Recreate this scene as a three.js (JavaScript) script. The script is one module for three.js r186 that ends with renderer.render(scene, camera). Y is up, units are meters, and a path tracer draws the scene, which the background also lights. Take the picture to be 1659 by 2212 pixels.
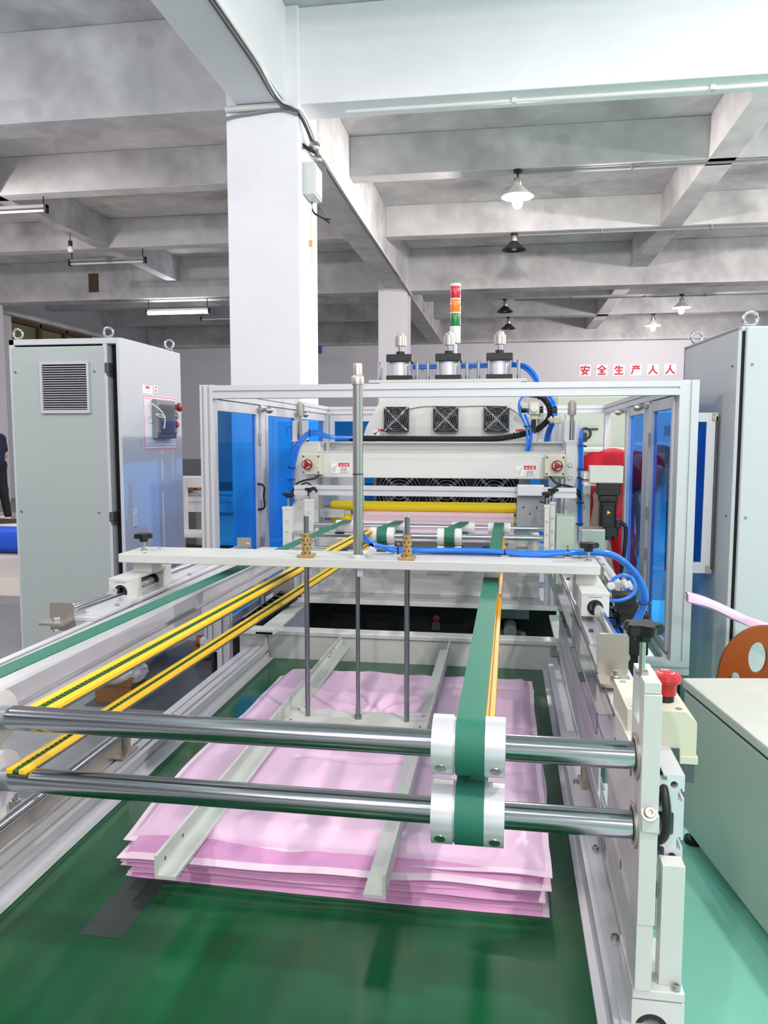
import * as THREE from 'three';
import { RoundedBoxGeometry } from 'three/addons/geometries/RoundedBoxGeometry.js';
import { mergeGeometries, toCreasedNormals } from 'three/addons/utils/BufferGeometryUtils.js';
import { MarchingCubes } from 'three/addons/objects/MarchingCubes.js';
import { ImprovedNoise } from 'three/addons/math/ImprovedNoise.js';
import { RectAreaLightUniformsLib } from 'three/addons/lights/RectAreaLightUniformsLib.js';
RectAreaLightUniformsLib.init();

// ---------------------------------------------------------------- camera, light, exposure
const scene = new THREE.Scene();
scene.background = new THREE.Color(0x9aa3ad);
const D2R = Math.PI / 180;
const camera = new THREE.PerspectiveCamera(66.39, 1659 / 2212, 0.05, 100);
camera.position.set(0, 1.3, 0);
camera.rotation.order = 'YXZ';
camera.rotation.set(-5.33 * D2R, 8.866 * D2R, 0.04 * D2R);
const renderer = new THREE.WebGLRenderer({ antialias: true });
renderer.toneMapping = THREE.LinearToneMapping;
renderer.toneMappingExposure = 0.55;
renderer.shadowMap.enabled = true;
const PENDANT = 48, KEY = 33, TUBE = 138;      // candela for the pendant bulbs, nits for the tubes
// pendant lamps: [x, rim height, z, lit, intensity]
const PENDANTS = [
  [0.08, 4.01, -9.2, 1, PENDANT], [0.065, 4.065, -11.95, 0, 0], [-0.08, 4.03, -17.4, 0, 0], [0.0, 4.02, -19.95, 0, 0],
  [3.56, 4.03, -17.4, 1, 36], [3.44, 4.02, -19.95, 1, 26],
  [1.35, 3.95, -0.2, 1, KEY], [-1.2, 3.95, 2.6, 1, KEY], [4.6, 3.95, -3.2, 1, 95], [1.6, 3.95, 4.8, 1, PENDANT],  // the two behind the viewer are unseen, added as fill light
  [4.3, 4.01, -9.2, 1, PENDANT], [-3.3, 3.95, -1.4, 1, 24], [4.9, 3.95, -7.9, 1, 36], [-6.6, 3.95, -7.9, 1, 36], [7.6, 4.0, -13.2, 1, 45],  // after the first: unseen lamps added to brighten beams and cabinet side
];
// tube fittings: [x0, x1, y, z, lit]
const TUBES = [
  [-7.0, -5.7, 3.745, -14.7, 1], [-7.0, -5.69, 4.1, -11.98, 0], [-7.0, -5.69, 4.13, -9.28, 0], [-7.03, -5.7, 4.05, -17.55, 0],
  [-4.4, -3.2, 3.6, -2.6, 0.8], [-4.4, -3.2, 3.6, 1.2, 1], [-0.9, 0.3, 3.7, 0.9, 1], [2.4, 3.6, 3.6, 1.6, 1], [-7.6, -6.4, 3.5, -4.4, 1.5], [-5.4, -4.2, 3.6, -4.5, 0.8], [5.6, 6.8, 3.5, -15.4, 1],  // from here on unseen fittings, added as fill light
  [1.6, 2.8, 3.7, -2.3, 0.5],
];

// ---------------------------------------------------------------- helpers
const V = (x, y, z) => new THREE.Vector3(x, y, z);
let seed = 7; const rnd = () => { seed = (seed * 1664525 + 1013904223) >>> 0; return seed / 4294967296; };
const noise = new ImprovedNoise();
const counts = {};
const num = (n) => { const k = counts[n] = (counts[n] ?? -1) + 1; return k ? `${n}_${String(k).padStart(3, '0')}` : n; };
const off = new WeakMap();
function prep(g) {
  if (g.index) g = g.toNonIndexed();
  if (!g.attributes.normal) g.computeVertexNormals();
  if (!g.attributes.uv) g.setAttribute('uv', new THREE.BufferAttribute(new Float32Array(g.attributes.position.count * 2), 2));
  for (const k of Object.keys(g.attributes)) if (!['position', 'normal', 'uv'].includes(k)) g.deleteAttribute(k);
  g.morphAttributes = {};
  return g;
}
function merge(gs) { gs = [gs].flat(3).filter(Boolean).map(prep); return gs.length === 1 ? gs[0].clone() : mergeGeometries(gs); }
function tag(o, label, category, group) { o.userData = { label, category }; if (group) o.userData.group = group; return o; }
function thing(name, label, category, pos = [0, 0, 0], group) {
  const o = new THREE.Group(); o.name = num(name); o.position.set(...pos); tag(o, label, category, group);
  scene.add(o); off.set(o, pos); return o;
}
function part(par, name, m, gs, label) {
  const p = off.get(par), g = merge(gs); g.translate(-p[0], -p[1], -p[2]);
  const o = new THREE.Mesh(g, m); o.name = name; if (label) o.userData.label = label;
  par.add(o); off.set(o, p); return o;
}
function solo(name, m, gs, label, category, group) {
  const g = merge(gs); g.computeBoundingBox(); const b = g.boundingBox, c = [(b.min.x + b.max.x) / 2, b.min.y, (b.min.z + b.max.z) / 2];
  g.translate(-c[0], -c[1], -c[2]);
  const o = new THREE.Mesh(g, m); o.name = num(name); o.position.set(...c); tag(o, label, category, group); scene.add(o); off.set(o, c); return o;
}
function struct(name, m, gs) { const o = new THREE.Mesh(boxUV(merge(gs)), m); o.name = name; o.userData.kind = 'structure'; scene.add(o); off.set(o, [0, 0, 0]); return o; }
function copy(o, dx, dy, dz, label, group) {
  const r = o.clone(); r.name = num(o.name.replace(/_\d{3}$/, '')); r.position.x += dx; r.position.y += dy; r.position.z += dz;
  r.userData = { ...o.userData }; if (label) r.userData.label = label; if (group) r.userData.group = group;
  scene.add(r); const p = off.get(o); off.set(r, [p[0] + dx, p[1] + dy, p[2] + dz]); return r;
}
function boxUV(g) {
  const p = g.attributes.position, n = g.attributes.normal, uv = g.attributes.uv;
  for (let i = 0; i < p.count; i++) {
    const ax = Math.abs(n.getX(i)), ay = Math.abs(n.getY(i)), az = Math.abs(n.getZ(i));
    if (ay >= ax && ay >= az) uv.setXY(i, p.getX(i), p.getZ(i)); else if (ax >= az) uv.setXY(i, p.getZ(i), p.getY(i)); else uv.setXY(i, p.getX(i), p.getY(i));
  }
  return g;
}
// box from ranges, with chamfered edges when r > 0
function B(x0, x1, y0, y1, z0, z1, r = 0.0015) {
  const w = Math.abs(x1 - x0), h = Math.abs(y1 - y0), d = Math.abs(z1 - z0);
  r = Math.min(r, w * 0.3, h * 0.3, d * 0.3);
  const g = r > 0 ? new RoundedBoxGeometry(w, h, d, 1, r) : new THREE.BoxGeometry(w, h, d);
  return g.translate((x0 + x1) / 2, (y0 + y1) / 2, (z0 + z1) / 2);
}
const P = (a) => V(a[0], a[1], a[2]);
function cyl(a, b, r, r2 = r, seg = 20, open = false) {
  a = P(a); b = P(b); const d = b.clone().sub(a), L = d.length();
  const g = new THREE.CylinderGeometry(r2, r, L, seg, 1, open);
  g.applyQuaternion(new THREE.Quaternion().setFromUnitVectors(V(0, 1, 0), d.normalize()));
  return g.translate((a.x + b.x) / 2, (a.y + b.y) / 2, (a.z + b.z) / 2);
}
// lathe around the axis from a towards dir; profile of [radius, height]
function lathe(prof, a, dir = [0, 1, 0], seg = 24) {
  const g = new THREE.LatheGeometry(prof.map((p) => new THREE.Vector2(Math.max(p[0], 1e-5), p[1])), seg);
  g.applyQuaternion(new THREE.Quaternion().setFromUnitVectors(V(0, 1, 0), P(dir).normalize()));
  return toCreasedNormals(g.translate(...a), 0.6);
}
function tube(pts, r, seg = 40, rs = 8, closed = false) { return new THREE.TubeGeometry(new THREE.CatmullRomCurve3(pts.map(P), closed, 'centripetal'), seg, r, rs, closed); }
function torus(c, R, r, dir, seg = 28, rs = 8) {
  const g = new THREE.TorusGeometry(R, r, rs, seg);
  g.applyQuaternion(new THREE.Quaternion().setFromUnitVectors(V(0, 0, 1), P(dir).normalize())); return g.translate(...c);
}
// extrude a 2-D outline along an axis: 'z' takes (x, y), 'x' takes (z, y), 'y' takes (x, z)
function ext(pts, axis, a0, a1, holes = [], crease = 0.5) {
  const s = new THREE.Shape(pts.map((p) => new THREE.Vector2(p[0], p[1])));
  for (const h of holes) s.holes.push(new THREE.Path(h.map((p) => new THREE.Vector2(p[0], p[1]))));
  let g = new THREE.ExtrudeGeometry(s, { depth: Math.abs(a1 - a0), bevelEnabled: false, curveSegments: 12 });
  if (g.index) g = g.toNonIndexed();
  const p = g.attributes.position, lo = Math.min(a0, a1);
  for (let i = 0; i < p.count; i++) {
    const u = p.getX(i), v = p.getY(i), w = p.getZ(i) + lo;
    if (axis === 'z') p.setXYZ(i, u, v, w); else if (axis === 'x') p.setXYZ(i, w, v, u); else p.setXYZ(i, u, w, v);
  }
  if (axis !== 'z') for (let i = 0; i < p.count; i += 3) {
    const x = p.getX(i), y = p.getY(i), z = p.getZ(i);
    p.setXYZ(i, p.getX(i + 1), p.getY(i + 1), p.getZ(i + 1)); p.setXYZ(i + 1, x, y, z);
  }
  g.deleteAttribute('normal'); g.deleteAttribute('uv');
  return toCreasedNormals(g, crease);
}
const circ = (cx, cy, rx, ry = rx, n = 24, a0 = 0) => Array.from({ length: n }, (_, i) => [cx + rx * Math.cos(a0 + i / n * 2 * Math.PI), cy + ry * Math.sin(a0 + i / n * 2 * Math.PI)]);
const rrect = (x0, x1, y0, y1, r, n = 4) => { const o = []; for (const [cx, cy, a] of [[x1 - r, y0 + r, -90], [x1 - r, y1 - r, 0], [x0 + r, y1 - r, 90], [x0 + r, y0 + r, 180]]) for (let i = 0; i <= n; i++) { const t = (a + 90 * i / n) * D2R; o.push([cx + r * Math.cos(t), cy + r * Math.sin(t)]); } return o; };
// outline of a slotted aluminium section; slots are centre positions on the bottom, right, top and left sides
function slotted(x0, x1, y0, y1, s = {}, w = 0.009, d = 0.012) {
  const o = [[x0, y0]], T = 0.003, W = w * 0.9;
  const notch = (list, f) => list.forEach((c) => o.push(...[[c - w / 2, 0], [c - w / 2, T], [c - W, T], [c - W, d], [c + W, d], [c + W, T], [c + w / 2, T], [c + w / 2, 0]].map(f)));
  notch((s.b ?? []).slice().sort((a, b) => a - b), ([u, v]) => [u, y0 + v]); o.push([x1, y0]);
  notch((s.r ?? []).slice().sort((a, b) => a - b), ([u, v]) => [x1 - v, u]); o.push([x1, y1]);
  notch((s.t ?? []).slice().sort((a, b) => b - a).map((c) => -c), ([u, v]) => [-u, y1 - v]); o.push([x0, y1]);
  notch((s.l ?? []).slice().sort((a, b) => b - a).map((c) => -c), ([u, v]) => [x0 + v, -u]);
  return o;
}
// flat strip along a path in space, width along x (may vary), thickness t
function strip(path, half, t = 0.002) {
  const pos = [], n = path.length, L = [];
  for (let i = 0; i < n; i++) {
    const a = path[Math.max(i - 1, 0)], b = path[Math.min(i + 1, n - 1)];
    const dy = b[1] - a[1], dz = b[2] - a[2], l = Math.hypot(dy, dz) || 1, ny = -dz / l, nz = dy / l;   // normal in the y-z plane
    const p = path[i];
    L.push([[p[0] - half, p[1], p[2]], [p[0] + half, p[1], p[2]], [p[0] + half, p[1] + ny * t, p[2] + nz * t], [p[0] - half, p[1] + ny * t, p[2] + nz * t]]);
  }
  for (let i = 0; i < n - 1; i++) for (let k = 0; k < 4; k++) {
    const a = L[i][k], b = L[i][(k + 1) % 4], c = L[i + 1][(k + 1) % 4], d = L[i + 1][k];
    pos.push(...a, ...b, ...c, ...a, ...c, ...d);
  }
  for (const [q, f] of [[L[0], 1], [L[n - 1], -1]]) pos.push(...(f > 0 ? [q[0], q[2], q[1], q[0], q[3], q[2]] : [q[0], q[1], q[2], q[0], q[2], q[3]]).flat());
  const g = new THREE.BufferGeometry(); g.setAttribute('position', new THREE.Float32BufferAttribute(pos, 3));
  return toCreasedNormals(g, 0.7);
}
// closed belt around two pulleys (axes along x): c = [x, y, z, r]
function loop(c1, c2, half, t = 0.0025, n = 14) {
  const p = [], [x1, y1, z1, r1] = c1, [x2, y2, z2, r2] = c2, a = Math.atan2(y2 - y1, z2 - z1);
  for (let i = 0; i <= n; i++) { const th = a - Math.PI / 2 - Math.PI * i / n; p.push([x1, y1 + r1 * Math.sin(th), z1 + r1 * Math.cos(th)]); }
  for (let i = 0; i <= n; i++) { const th = a + Math.PI / 2 - Math.PI * i / n; p.push([x2, y2 + r2 * Math.sin(th), z2 + r2 * Math.cos(th)]); }
  p.push(p[0]); return strip(p, half, t);
}
// screw head with a socket, facing dir
function screw(c, dir, r = 0.005) { return lathe([[0, r * 0.25], [r * 0.5, r * 0.25], [r * 0.5, r * 0.8], [r * 0.9, r * 0.8], [r, r * 0.6], [r, -r * 0.2]], c, dir, 12); }

// ---------------------------------------------------------------- textures and materials
function tex(w, h, f, srgb = true, rep = 1) {
  const d = new Uint8Array(w * h * 4);
  for (let y = 0; y < h; y++) for (let x = 0; x < w; x++) { const c = f(x / w, y / h), i = (y * w + x) * 4; d[i] = c[0]; d[i + 1] = c[1]; d[i + 2] = c[2]; d[i + 3] = 255; }
  const t = new THREE.DataTexture(d, w, h); t.magFilter = THREE.LinearFilter; t.minFilter = THREE.LinearMipmapLinearFilter; t.generateMipmaps = true;
  t.wrapS = t.wrapT = THREE.RepeatWrapping; if (srgb) t.colorSpace = THREE.SRGBColorSpace; t.repeat.set(rep, rep); t.needsUpdate = true; return t;
}
// tiling fractal noise in 0..1
function fbm(u, v, n, oct = 4, z = 0) {
  let s = 0, a = 0.5, q = n;
  for (let o = 0; o < oct; o++) {
    const N = (x, y) => noise.noise(x, y, z + o * 7.3);
    const x = u * q, y = v * q;
    s += a * (N(x, y) * (1 - u) * (1 - v) + N(x - q, y) * u * (1 - v) + N(x, y - q) * (1 - u) * v + N(x - q, y - q) * u * v); a *= 0.5; q *= 2;
  }
  return s;
}
const grey = (r, g, b, k) => [r, g, b].map((c) => Math.max(0, Math.min(255, c + k)));
const concreteTex = tex(512, 512, (u, v) => { const k = fbm(u, v, 5, 5) * 70 + fbm(u, v, 22, 2, 3) * 26 + (fbm(u, v, 3, 3, 11) > 0.12 ? -10 : 0); return grey(194, 194, 195, k); }, true, 0.28);
const paintTex = tex(256, 256, (u, v) => grey(236, 237, 242, fbm(u, v, 4, 4, 5) * 16 + fbm(u, v, 40, 1, 9) * 5), true, 0.3);
const floorTex = tex(512, 512, (u, v) => grey(134, 138, 141, fbm(u, v, 5, 5, 2) * 30), true, 0.35);
const tealTex = tex(512, 512, (u, v) => { const k = fbm(u, v, 6, 4, 4) * 18; return grey(150, 228, 206, k); }, true, 0.5);
const streak = (u, v) => { let k = 0; for (let i = 1; i < 9; i++) k += Math.sin(2 * Math.PI * (u * (3 * i - 1) + i * i * 0.37 + 0.12 * Math.sin(2 * Math.PI * (v + i * 0.21)))) / (1 + i * 0.4); return k / 3; };
const beltTex = tex(512, 512, (u, v) => { const k = fbm(u, v, 4, 4, 6) * 14 + streak(u, v) * 9; return grey(20, 84, 50, k); }, true, 0.9);  // streaks paint the belt's glossy reflections and smudges into its colour
const beltRough = tex(256, 256, (u, v) => { const k = 88 + fbm(u, v, 6, 4, 12) * 50 + streak(u, v) * 34; return [k, k, k]; }, false, 0.9);
const std = (color, roughness = 0.5, metalness = 0, o = {}) => new THREE.MeshStandardMaterial({ color, roughness, metalness, ...o });
const phy = (o) => new THREE.MeshPhysicalMaterial(o);
const M = {
  concrete: std(0xffffff, 0.92, 0, { map: concreteTex }), white: std(0xffffff, 0.8, 0, { map: paintTex }), wall: std(0xcdced4, 0.85),
  floor: std(0xffffff, 0.45, 0, { map: floorTex }), teal: std(0xffffff, 0.35, 0, { map: tealTex }), pale: std(0xcfc8bd, 0.6),
  belt: std(0xffffff, 0.42, 0, { map: beltTex, roughnessMap: beltRough }), shadowPatch: std(0x2c3b38, 0.5),
  alu: std(0xd2d3d9, 0.42, 0.35), aluDark: std(0x9a9ca3, 0.45, 0.5), chrome: std(0xd4d6da, 0.13, 1), steel: std(0xb9b8b4, 0.3, 1), nickel: std(0xb9b3ac, 0.38, 0.85), rod: std(0x8a8c94, 0.28, 0.95),
  roll: std(0xa4a7ab, 0.17, 1), paint: std(0xd4d6d3, 0.42), paintW: std(0xcccecb, 0.38), cabinet: std(0xaab4b3, 0.5), cabW: std(0xc2c6cb, 0.62), cabR: std(0xc3c7cb, 0.6), cream: std(0xcac7b4, 0.4), frp: std(0xcdd2ce, 0.45),
  ctl: std(0xb7c4b8, 0.35), ctlTop: std(0xc9ccc3, 0.4),
  black: std(0x101114, 0.45), blackS: std(0x17181b, 0.3), rubber: std(0x08090b, 0.7), dark: std(0x0c0d10, 0.8), grey: std(0x4a4f52, 0.5), midgrey: std(0x84888c, 0.5),
  blueTube: phy({ color: 0x0470e0, roughness: 0.22, clearcoat: 0.6 }), greenBelt: std(0x23705c, 0.6), greenDark: std(0x2d5a2a, 0.7), yellow: std(0xf2c21c, 0.45), yellowRoll: std(0xf4dc10, 0.4), amber: std(0xdba314, 0.45),
  brass: std(0xd2ac74, 0.36, 0.8), red: std(0xc01f26, 0.35), redDark: std(0x84141d, 0.35), whiteP: std(0xd9d9d7, 0.4),
  pink: phy({ color: 0xeac6e4, roughness: 0.36, transmission: 0.0, sheen: 0.3 }), pinkEdge: phy({ color: 0xf4daf0, roughness: 0.4 }), pinkDeep: phy({ color: 0xe0a0d2, roughness: 0.45 }),
  pane: phy({ color: 0x70c8ff, roughness: 0.04, transmission: 1, thickness: 0, ior: 1.3, specularIntensity: 0.4, side: THREE.DoubleSide }), clear: phy({ color: 0xdfe3e4, roughness: 0.05, transmission: 1, thickness: 0, ior: 1.45, side: THREE.DoubleSide }),
  film: phy({ color: 0xf4f6f8, roughness: 0.25, transmission: 0.75, thickness: 0, side: THREE.DoubleSide }),
  orange: std(0x9a4a0c, 0.5), orangeE: std(0xe07048, 0.5), card: std(0x77542f, 0.85), skin: std(0xc99a7c, 0.55), hair: std(0x0b0b0e, 0.6), navy: std(0x12183e, 0.8), trouser: std(0x101118, 0.85), redShirt: std(0xc8102a, 0.75), shoe: std(0xe8e8e8, 0.6),
  bulb: std(0xffffff, 0.4, 0, { emissive: 0xfff3dc, emissiveIntensity: 14 }), tubeOn: std(0xffffff, 0.4, 0, { emissive: 0xf4fbff, emissiveIntensity: 9 }), tubeOff: std(0xd4d2d0, 0.35), shade: std(0x35343a, 0.5, 0.3), shadeIn: std(0xf0efea, 0.5),
  curtain: std(0xd9c98f, 0.8, 0), sky: std(0xffffff, 0.5, 0, { emissive: 0xfff2d8, emissiveIntensity: 0.7 }), wood: std(0x54402c, 0.7), tarp: std(0x1358d8, 0.35), sheet: std(0xe9eaee, 0.5),
};

// ---------------------------------------------------------------- the hall
{
  const fl = struct('floor', M.floor, B(-11, 9.3, -0.12, 0, -23, 8.3, 0));
  part(fl, 'green_lane', M.teal, boxUV(B(-0.35, 9.3, 0, 0.004, -6.5, 8.3, 0)));
  part(fl, 'pale_lane', M.pale, boxUV(B(-11, -1.9, 0, 0.004, -12.6, -5.85, 0)));
  struct('ceiling', M.concrete, B(-11, 9.3, 4.75, 4.95, -23, 8.3, 0));
  struct('wall_back', M.wall, B(-11, 9.3, 0, 4.75, -23.2, -22.7, 0));
  struct('wall_front', M.wall, B(-11, 9.3, 0, 4.75, 8, 8.3, 0));
  struct('wall_right', M.wall, B(9, 9.3, 0, 4.75, -23, 8.3, 0));
  // left wall with a window opening
  struct('wall_left', M.wall, [B(-11, -10.7, 0, 4.75, -15.9, 8.3, 0), B(-11, -10.7, 0, 4.75, -23, -19.4, 0), B(-11, -10.7, 0, 2.1, -19.4, -15.9, 0), B(-11, -10.7, 3.95, 4.75, -19.4, -15.9, 0)]);
  const w = struct('window_1', M.wood, [B(-10.86, -10.76, 3.87, 3.95, -19.4, -15.9), B(-10.86, -10.76, 2.1, 2.18, -19.4, -15.9), ...[-15.94, -17.1, -18.2, -19.36].map((z) => B(-10.86, -10.76, 2.1, 3.95, z - 0.04, z + 0.04))]);
  part(w, 'blind', M.curtain, [B(-10.95, -10.93, 2.1, 3.95, -19.4, -15.9, 0)]);
  for (const [a, b] of [[-17.06, -15.98], [-18.16, -17.14], [-19.32, -18.24]]) part(w, 'pane', M.clear, B(-10.815, -10.81, 2.18, 3.87, a, b, 0));
  part(w, 'lintel', M.concrete, boxUV(B(-10.72, -10.55, 3.95, 4.06, -22.7, -14.9)));

  // columns and beams
  const col1 = struct('column_1', M.white, B(-2.31, -1.7, 0, 4.75, -7.02, -6.4, 0.008));
  void col1;
  struct('column_2', M.wall, B(-2.34, -1.81, 0, 4.75, -14.85, -14.3, 0.008));
  struct('column_3', M.wall, B(-10.7, -10.2, 0, 4.75, -14.9, -14.4, 0.008));
  struct('column_4', M.wall, B(-10.7, -10.2, 0, 4.75, -7, -6.5, 0.008));
  struct('beam_main_1', M.white, B(-1.8, 9, 4.0, 4.75, -6.76, -6.44, 0.01));
  struct('beam_main_2', M.concrete, B(-10.7, -2.22, 4.0, 4.75, -6.76, -6.44, 0.01));
  struct('beam_main_3', M.concrete, [B(-10.7, 9, 4.0, 4.75, -14.98, -14.55, 0.01)]);
  struct('beam_main_4', M.concrete, B(-10.7, 9, 4.0, 4.75, -22.7, -22.4, 0.01));
  struct('beam_main_5', M.white, B(-10.7, 9, 4.0, 4.75, 1.4, 1.75, 0.01));
  struct('beam_long_1', M.white, B(-2.22, -1.8, 4.0, 4.75, -6.42, 8, 0.01));
  struct('beam_long_2', M.concrete, B(-2.2, -1.83, 4.0, 4.75, -14.55, -6.76, 0.01));
  struct('beam_long_3', M.concrete, B(-2.2, -1.83, 4.0, 4.75, -22.4, -14.98, 0.01));
  let k = 1;
  for (const [z0, z1] of [[-14.55, -6.76], [-22.4, -14.98]]) {
    struct(`beam_small_${k++}`, M.concrete, B(2.1, 2.4, 4.3, 4.75, z0, z1, 0.01));
    struct(`beam_small_${k++}`, M.concrete, B(-6.45, -6.25, 4.3, 4.75, z0, z1, 0.01));
    for (const f of [0.322, 0.67]) {
      const z = z1 + (z0 - z1) * f;
      struct(`beam_small_${k++}`, M.concrete, B(-1.83, 9, 4.3, 4.75, z - 0.12, z + 0.12, 0.01));
      struct(`beam_small_${k++}`, M.concrete, B(-10.7, -2.2, 4.3, 4.75, z - 0.12, z + 0.12, 0.01));
    }
  }
  for (const z of [-3.7, -1.1]) { struct(`beam_small_${k++}`, M.white, B(-1.8, 9, 4.3, 4.75, z - 0.12, z + 0.12, 0.01)); struct(`beam_small_${k++}`, M.concrete, B(-10.7, -2.22, 4.3, 4.75, z - 0.12, z + 0.12, 0.01)); }
  part(scene.getObjectByName('beam_main_3'), 'rust_bracket', M.wood, B(-8.1, -7.9, 4.15, 4.5, -14.55, -14.53));
}

// ---------------------------------------------------------------- lamps
{
  const names = ['lit pendant lamp nearest in the row above the machine, glowing white', 'dark pendant lamp behind the nearest lit one, casting a shadow on the beam', 'dark pendant lamp just right of the signal tower top', 'dark pendant lamp farthest back in the row above the machine',
    'lit pendant lamp on the right, above the red wall letters', 'lit pendant lamp farthest back on the right, near the back wall', 'lit pendant lamp over the near end of the conveyor', 'added unseen fill pendant lamp behind the viewer on the left', 'lit pendant lamp right of the tall right cabinet', 'added unseen fill pendant lamp behind the viewer on the right', 'lit pendant lamp right of the nearest row lamp', 'added unseen fill pendant lamp left of the near end of the conveyor', 'added unseen fill pendant lamp far right behind the near white beam', 'added unseen fill pendant lamp far left behind the near beam', 'added unseen fill pendant lamp at the far right by the wall'];
  PENDANTS.forEach(([x, y, z, lit, I], i) => {
    const t = thing('pendant_lamp', names[i], 'lamp', [x, y, z], 'pendant lamps under the ceiling beams');
    const top = Math.abs(z) > 6 ? 4.3 : z > -1.2 && z < 0 ? 4.75 : 4.75;
    part(t, 'stem', M.black, [cyl([x, y + 0.2, z], [x, top, z], 0.012), cyl([x, top - 0.03, z], [x, top, z], 0.05)]);
    part(t, 'socket', M.steel, lathe([[0, 0.2], [0.045, 0.2], [0.05, 0.13], [0.04, 0.1]], [x, y, z]));
    part(t, 'shade', lit ? M.shadeIn : M.shade, lathe([[0.04, 0.13], [0.06, 0.11], [0.12, 0.05], [0.18, 0.0], [0.178, -0.003], [0.115, 0.045], [0.055, 0.105], [0.036, 0.125]], [x, y, z], [0, 1, 0], 32));
    part(t, 'bulb', lit ? M.bulb : M.midgrey, lathe([[0, -0.135], [0.04, -0.125], [0.06, -0.08], [0.062, 0.02], [0.03, 0.1], [0, 0.11]].map(([r, h]) => lit ? [r, h] : [r * 0.7, h * 0.35 + 0.04]), [x, y, z]));
    if (lit) { const l = new THREE.PointLight(0xfff4f0, I); l.position.set(x, y - 0.05, z); l.shadow.radius = 3; l.castShadow = true; scene.add(l); }
  });
  const tn = ['lit fluorescent tube fitting left of the white column', 'unlit tube fitting hanging under the small beam on the left', 'unlit tube fitting cut by the left edge of the picture', 'unlit tube fitting just left of the white column behind the lit tube'];
  TUBES.forEach(([x0, x1, y, z, lit], i) => {
    const t = thing('tube_fitting', tn[i] ?? `added fill tube fitting out of view under the ceiling, ${['left of the conveyor', 'behind the viewer on the left', 'behind the viewer', 'behind the viewer on the right', 'beyond the left cabinet', 'beside the left cabinet', 'on the far right', 'over the right cabinet'][i - 4]}`, 'lamp', [(x0 + x1) / 2, y, z], 'tube fittings under the ceiling');
    const htop = i === 0 ? 4.0 : i < 3 ? 4.3 : 4.75;
    part(t, 'batten', lit ? M.whiteP : M.midgrey, B(x0, x1, y + 0.03, y + 0.07, z - 0.03, z + 0.03, 0.004));
    part(t, 'tube', lit ? M.tubeOn : M.tubeOff, cyl([x0 + 0.03, y, z], [x1 - 0.03, y, z], lit ? 0.033 : 0.016, undefined, 14));
    part(t, 'end_cap', M.black, [B(x0, x0 + 0.03, y - 0.03, y + 0.07, z - 0.035, z + 0.035), B(x1 - 0.03, x1, y - 0.03, y + 0.07, z - 0.035, z + 0.035)]);
    part(t, 'hanger', M.black, [cyl([x0 + 0.05, y + 0.07, z], [x0 + 0.05, htop, z], 0.008), cyl([x1 - 0.05, y + 0.07, z], [x1 - 0.05, htop, z], 0.008)]);
    if (lit) for (const a of [-90, -18, 198]) { const l = new THREE.RectAreaLight(0xf0f0ff, lit * (a === -90 ? TUBE * 0.4 : TUBE * 0.75), x1 - x0 - 0.06, 0.066), q = a * D2R; l.position.set((x0 + x1) / 2, y + 0.04 * Math.sin(q), z - 0.04 * Math.cos(q)); l.lookAt(l.position.x, y + Math.sin(q) * 0, z); l.rotation.set(a === -90 ? -Math.PI / 2 : a === -18 ? 0.12 : Math.PI - 0.12, 0, 0); scene.add(l); }
  });
  const b = thing('bare_bulb', 'bare unlit bulb hanging under the beam left of the column', 'lamp', [-6.37, 4.02, -10.95]);
  part(b, 'holder', M.black, [cyl([-6.37, 4.11, -10.95], [-6.37, 4.19, -10.95], 0.03), cyl([-6.37, 4.19, -10.95], [-6.37, 4.31, -10.95], 0.006)]);
  part(b, 'globe', M.whiteP, lathe([[0, 0], [0.035, 0.01], [0.045, 0.05], [0.03, 0.09], [0, 0.1]], [-6.37, 4.02, -10.95]));
}
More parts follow.
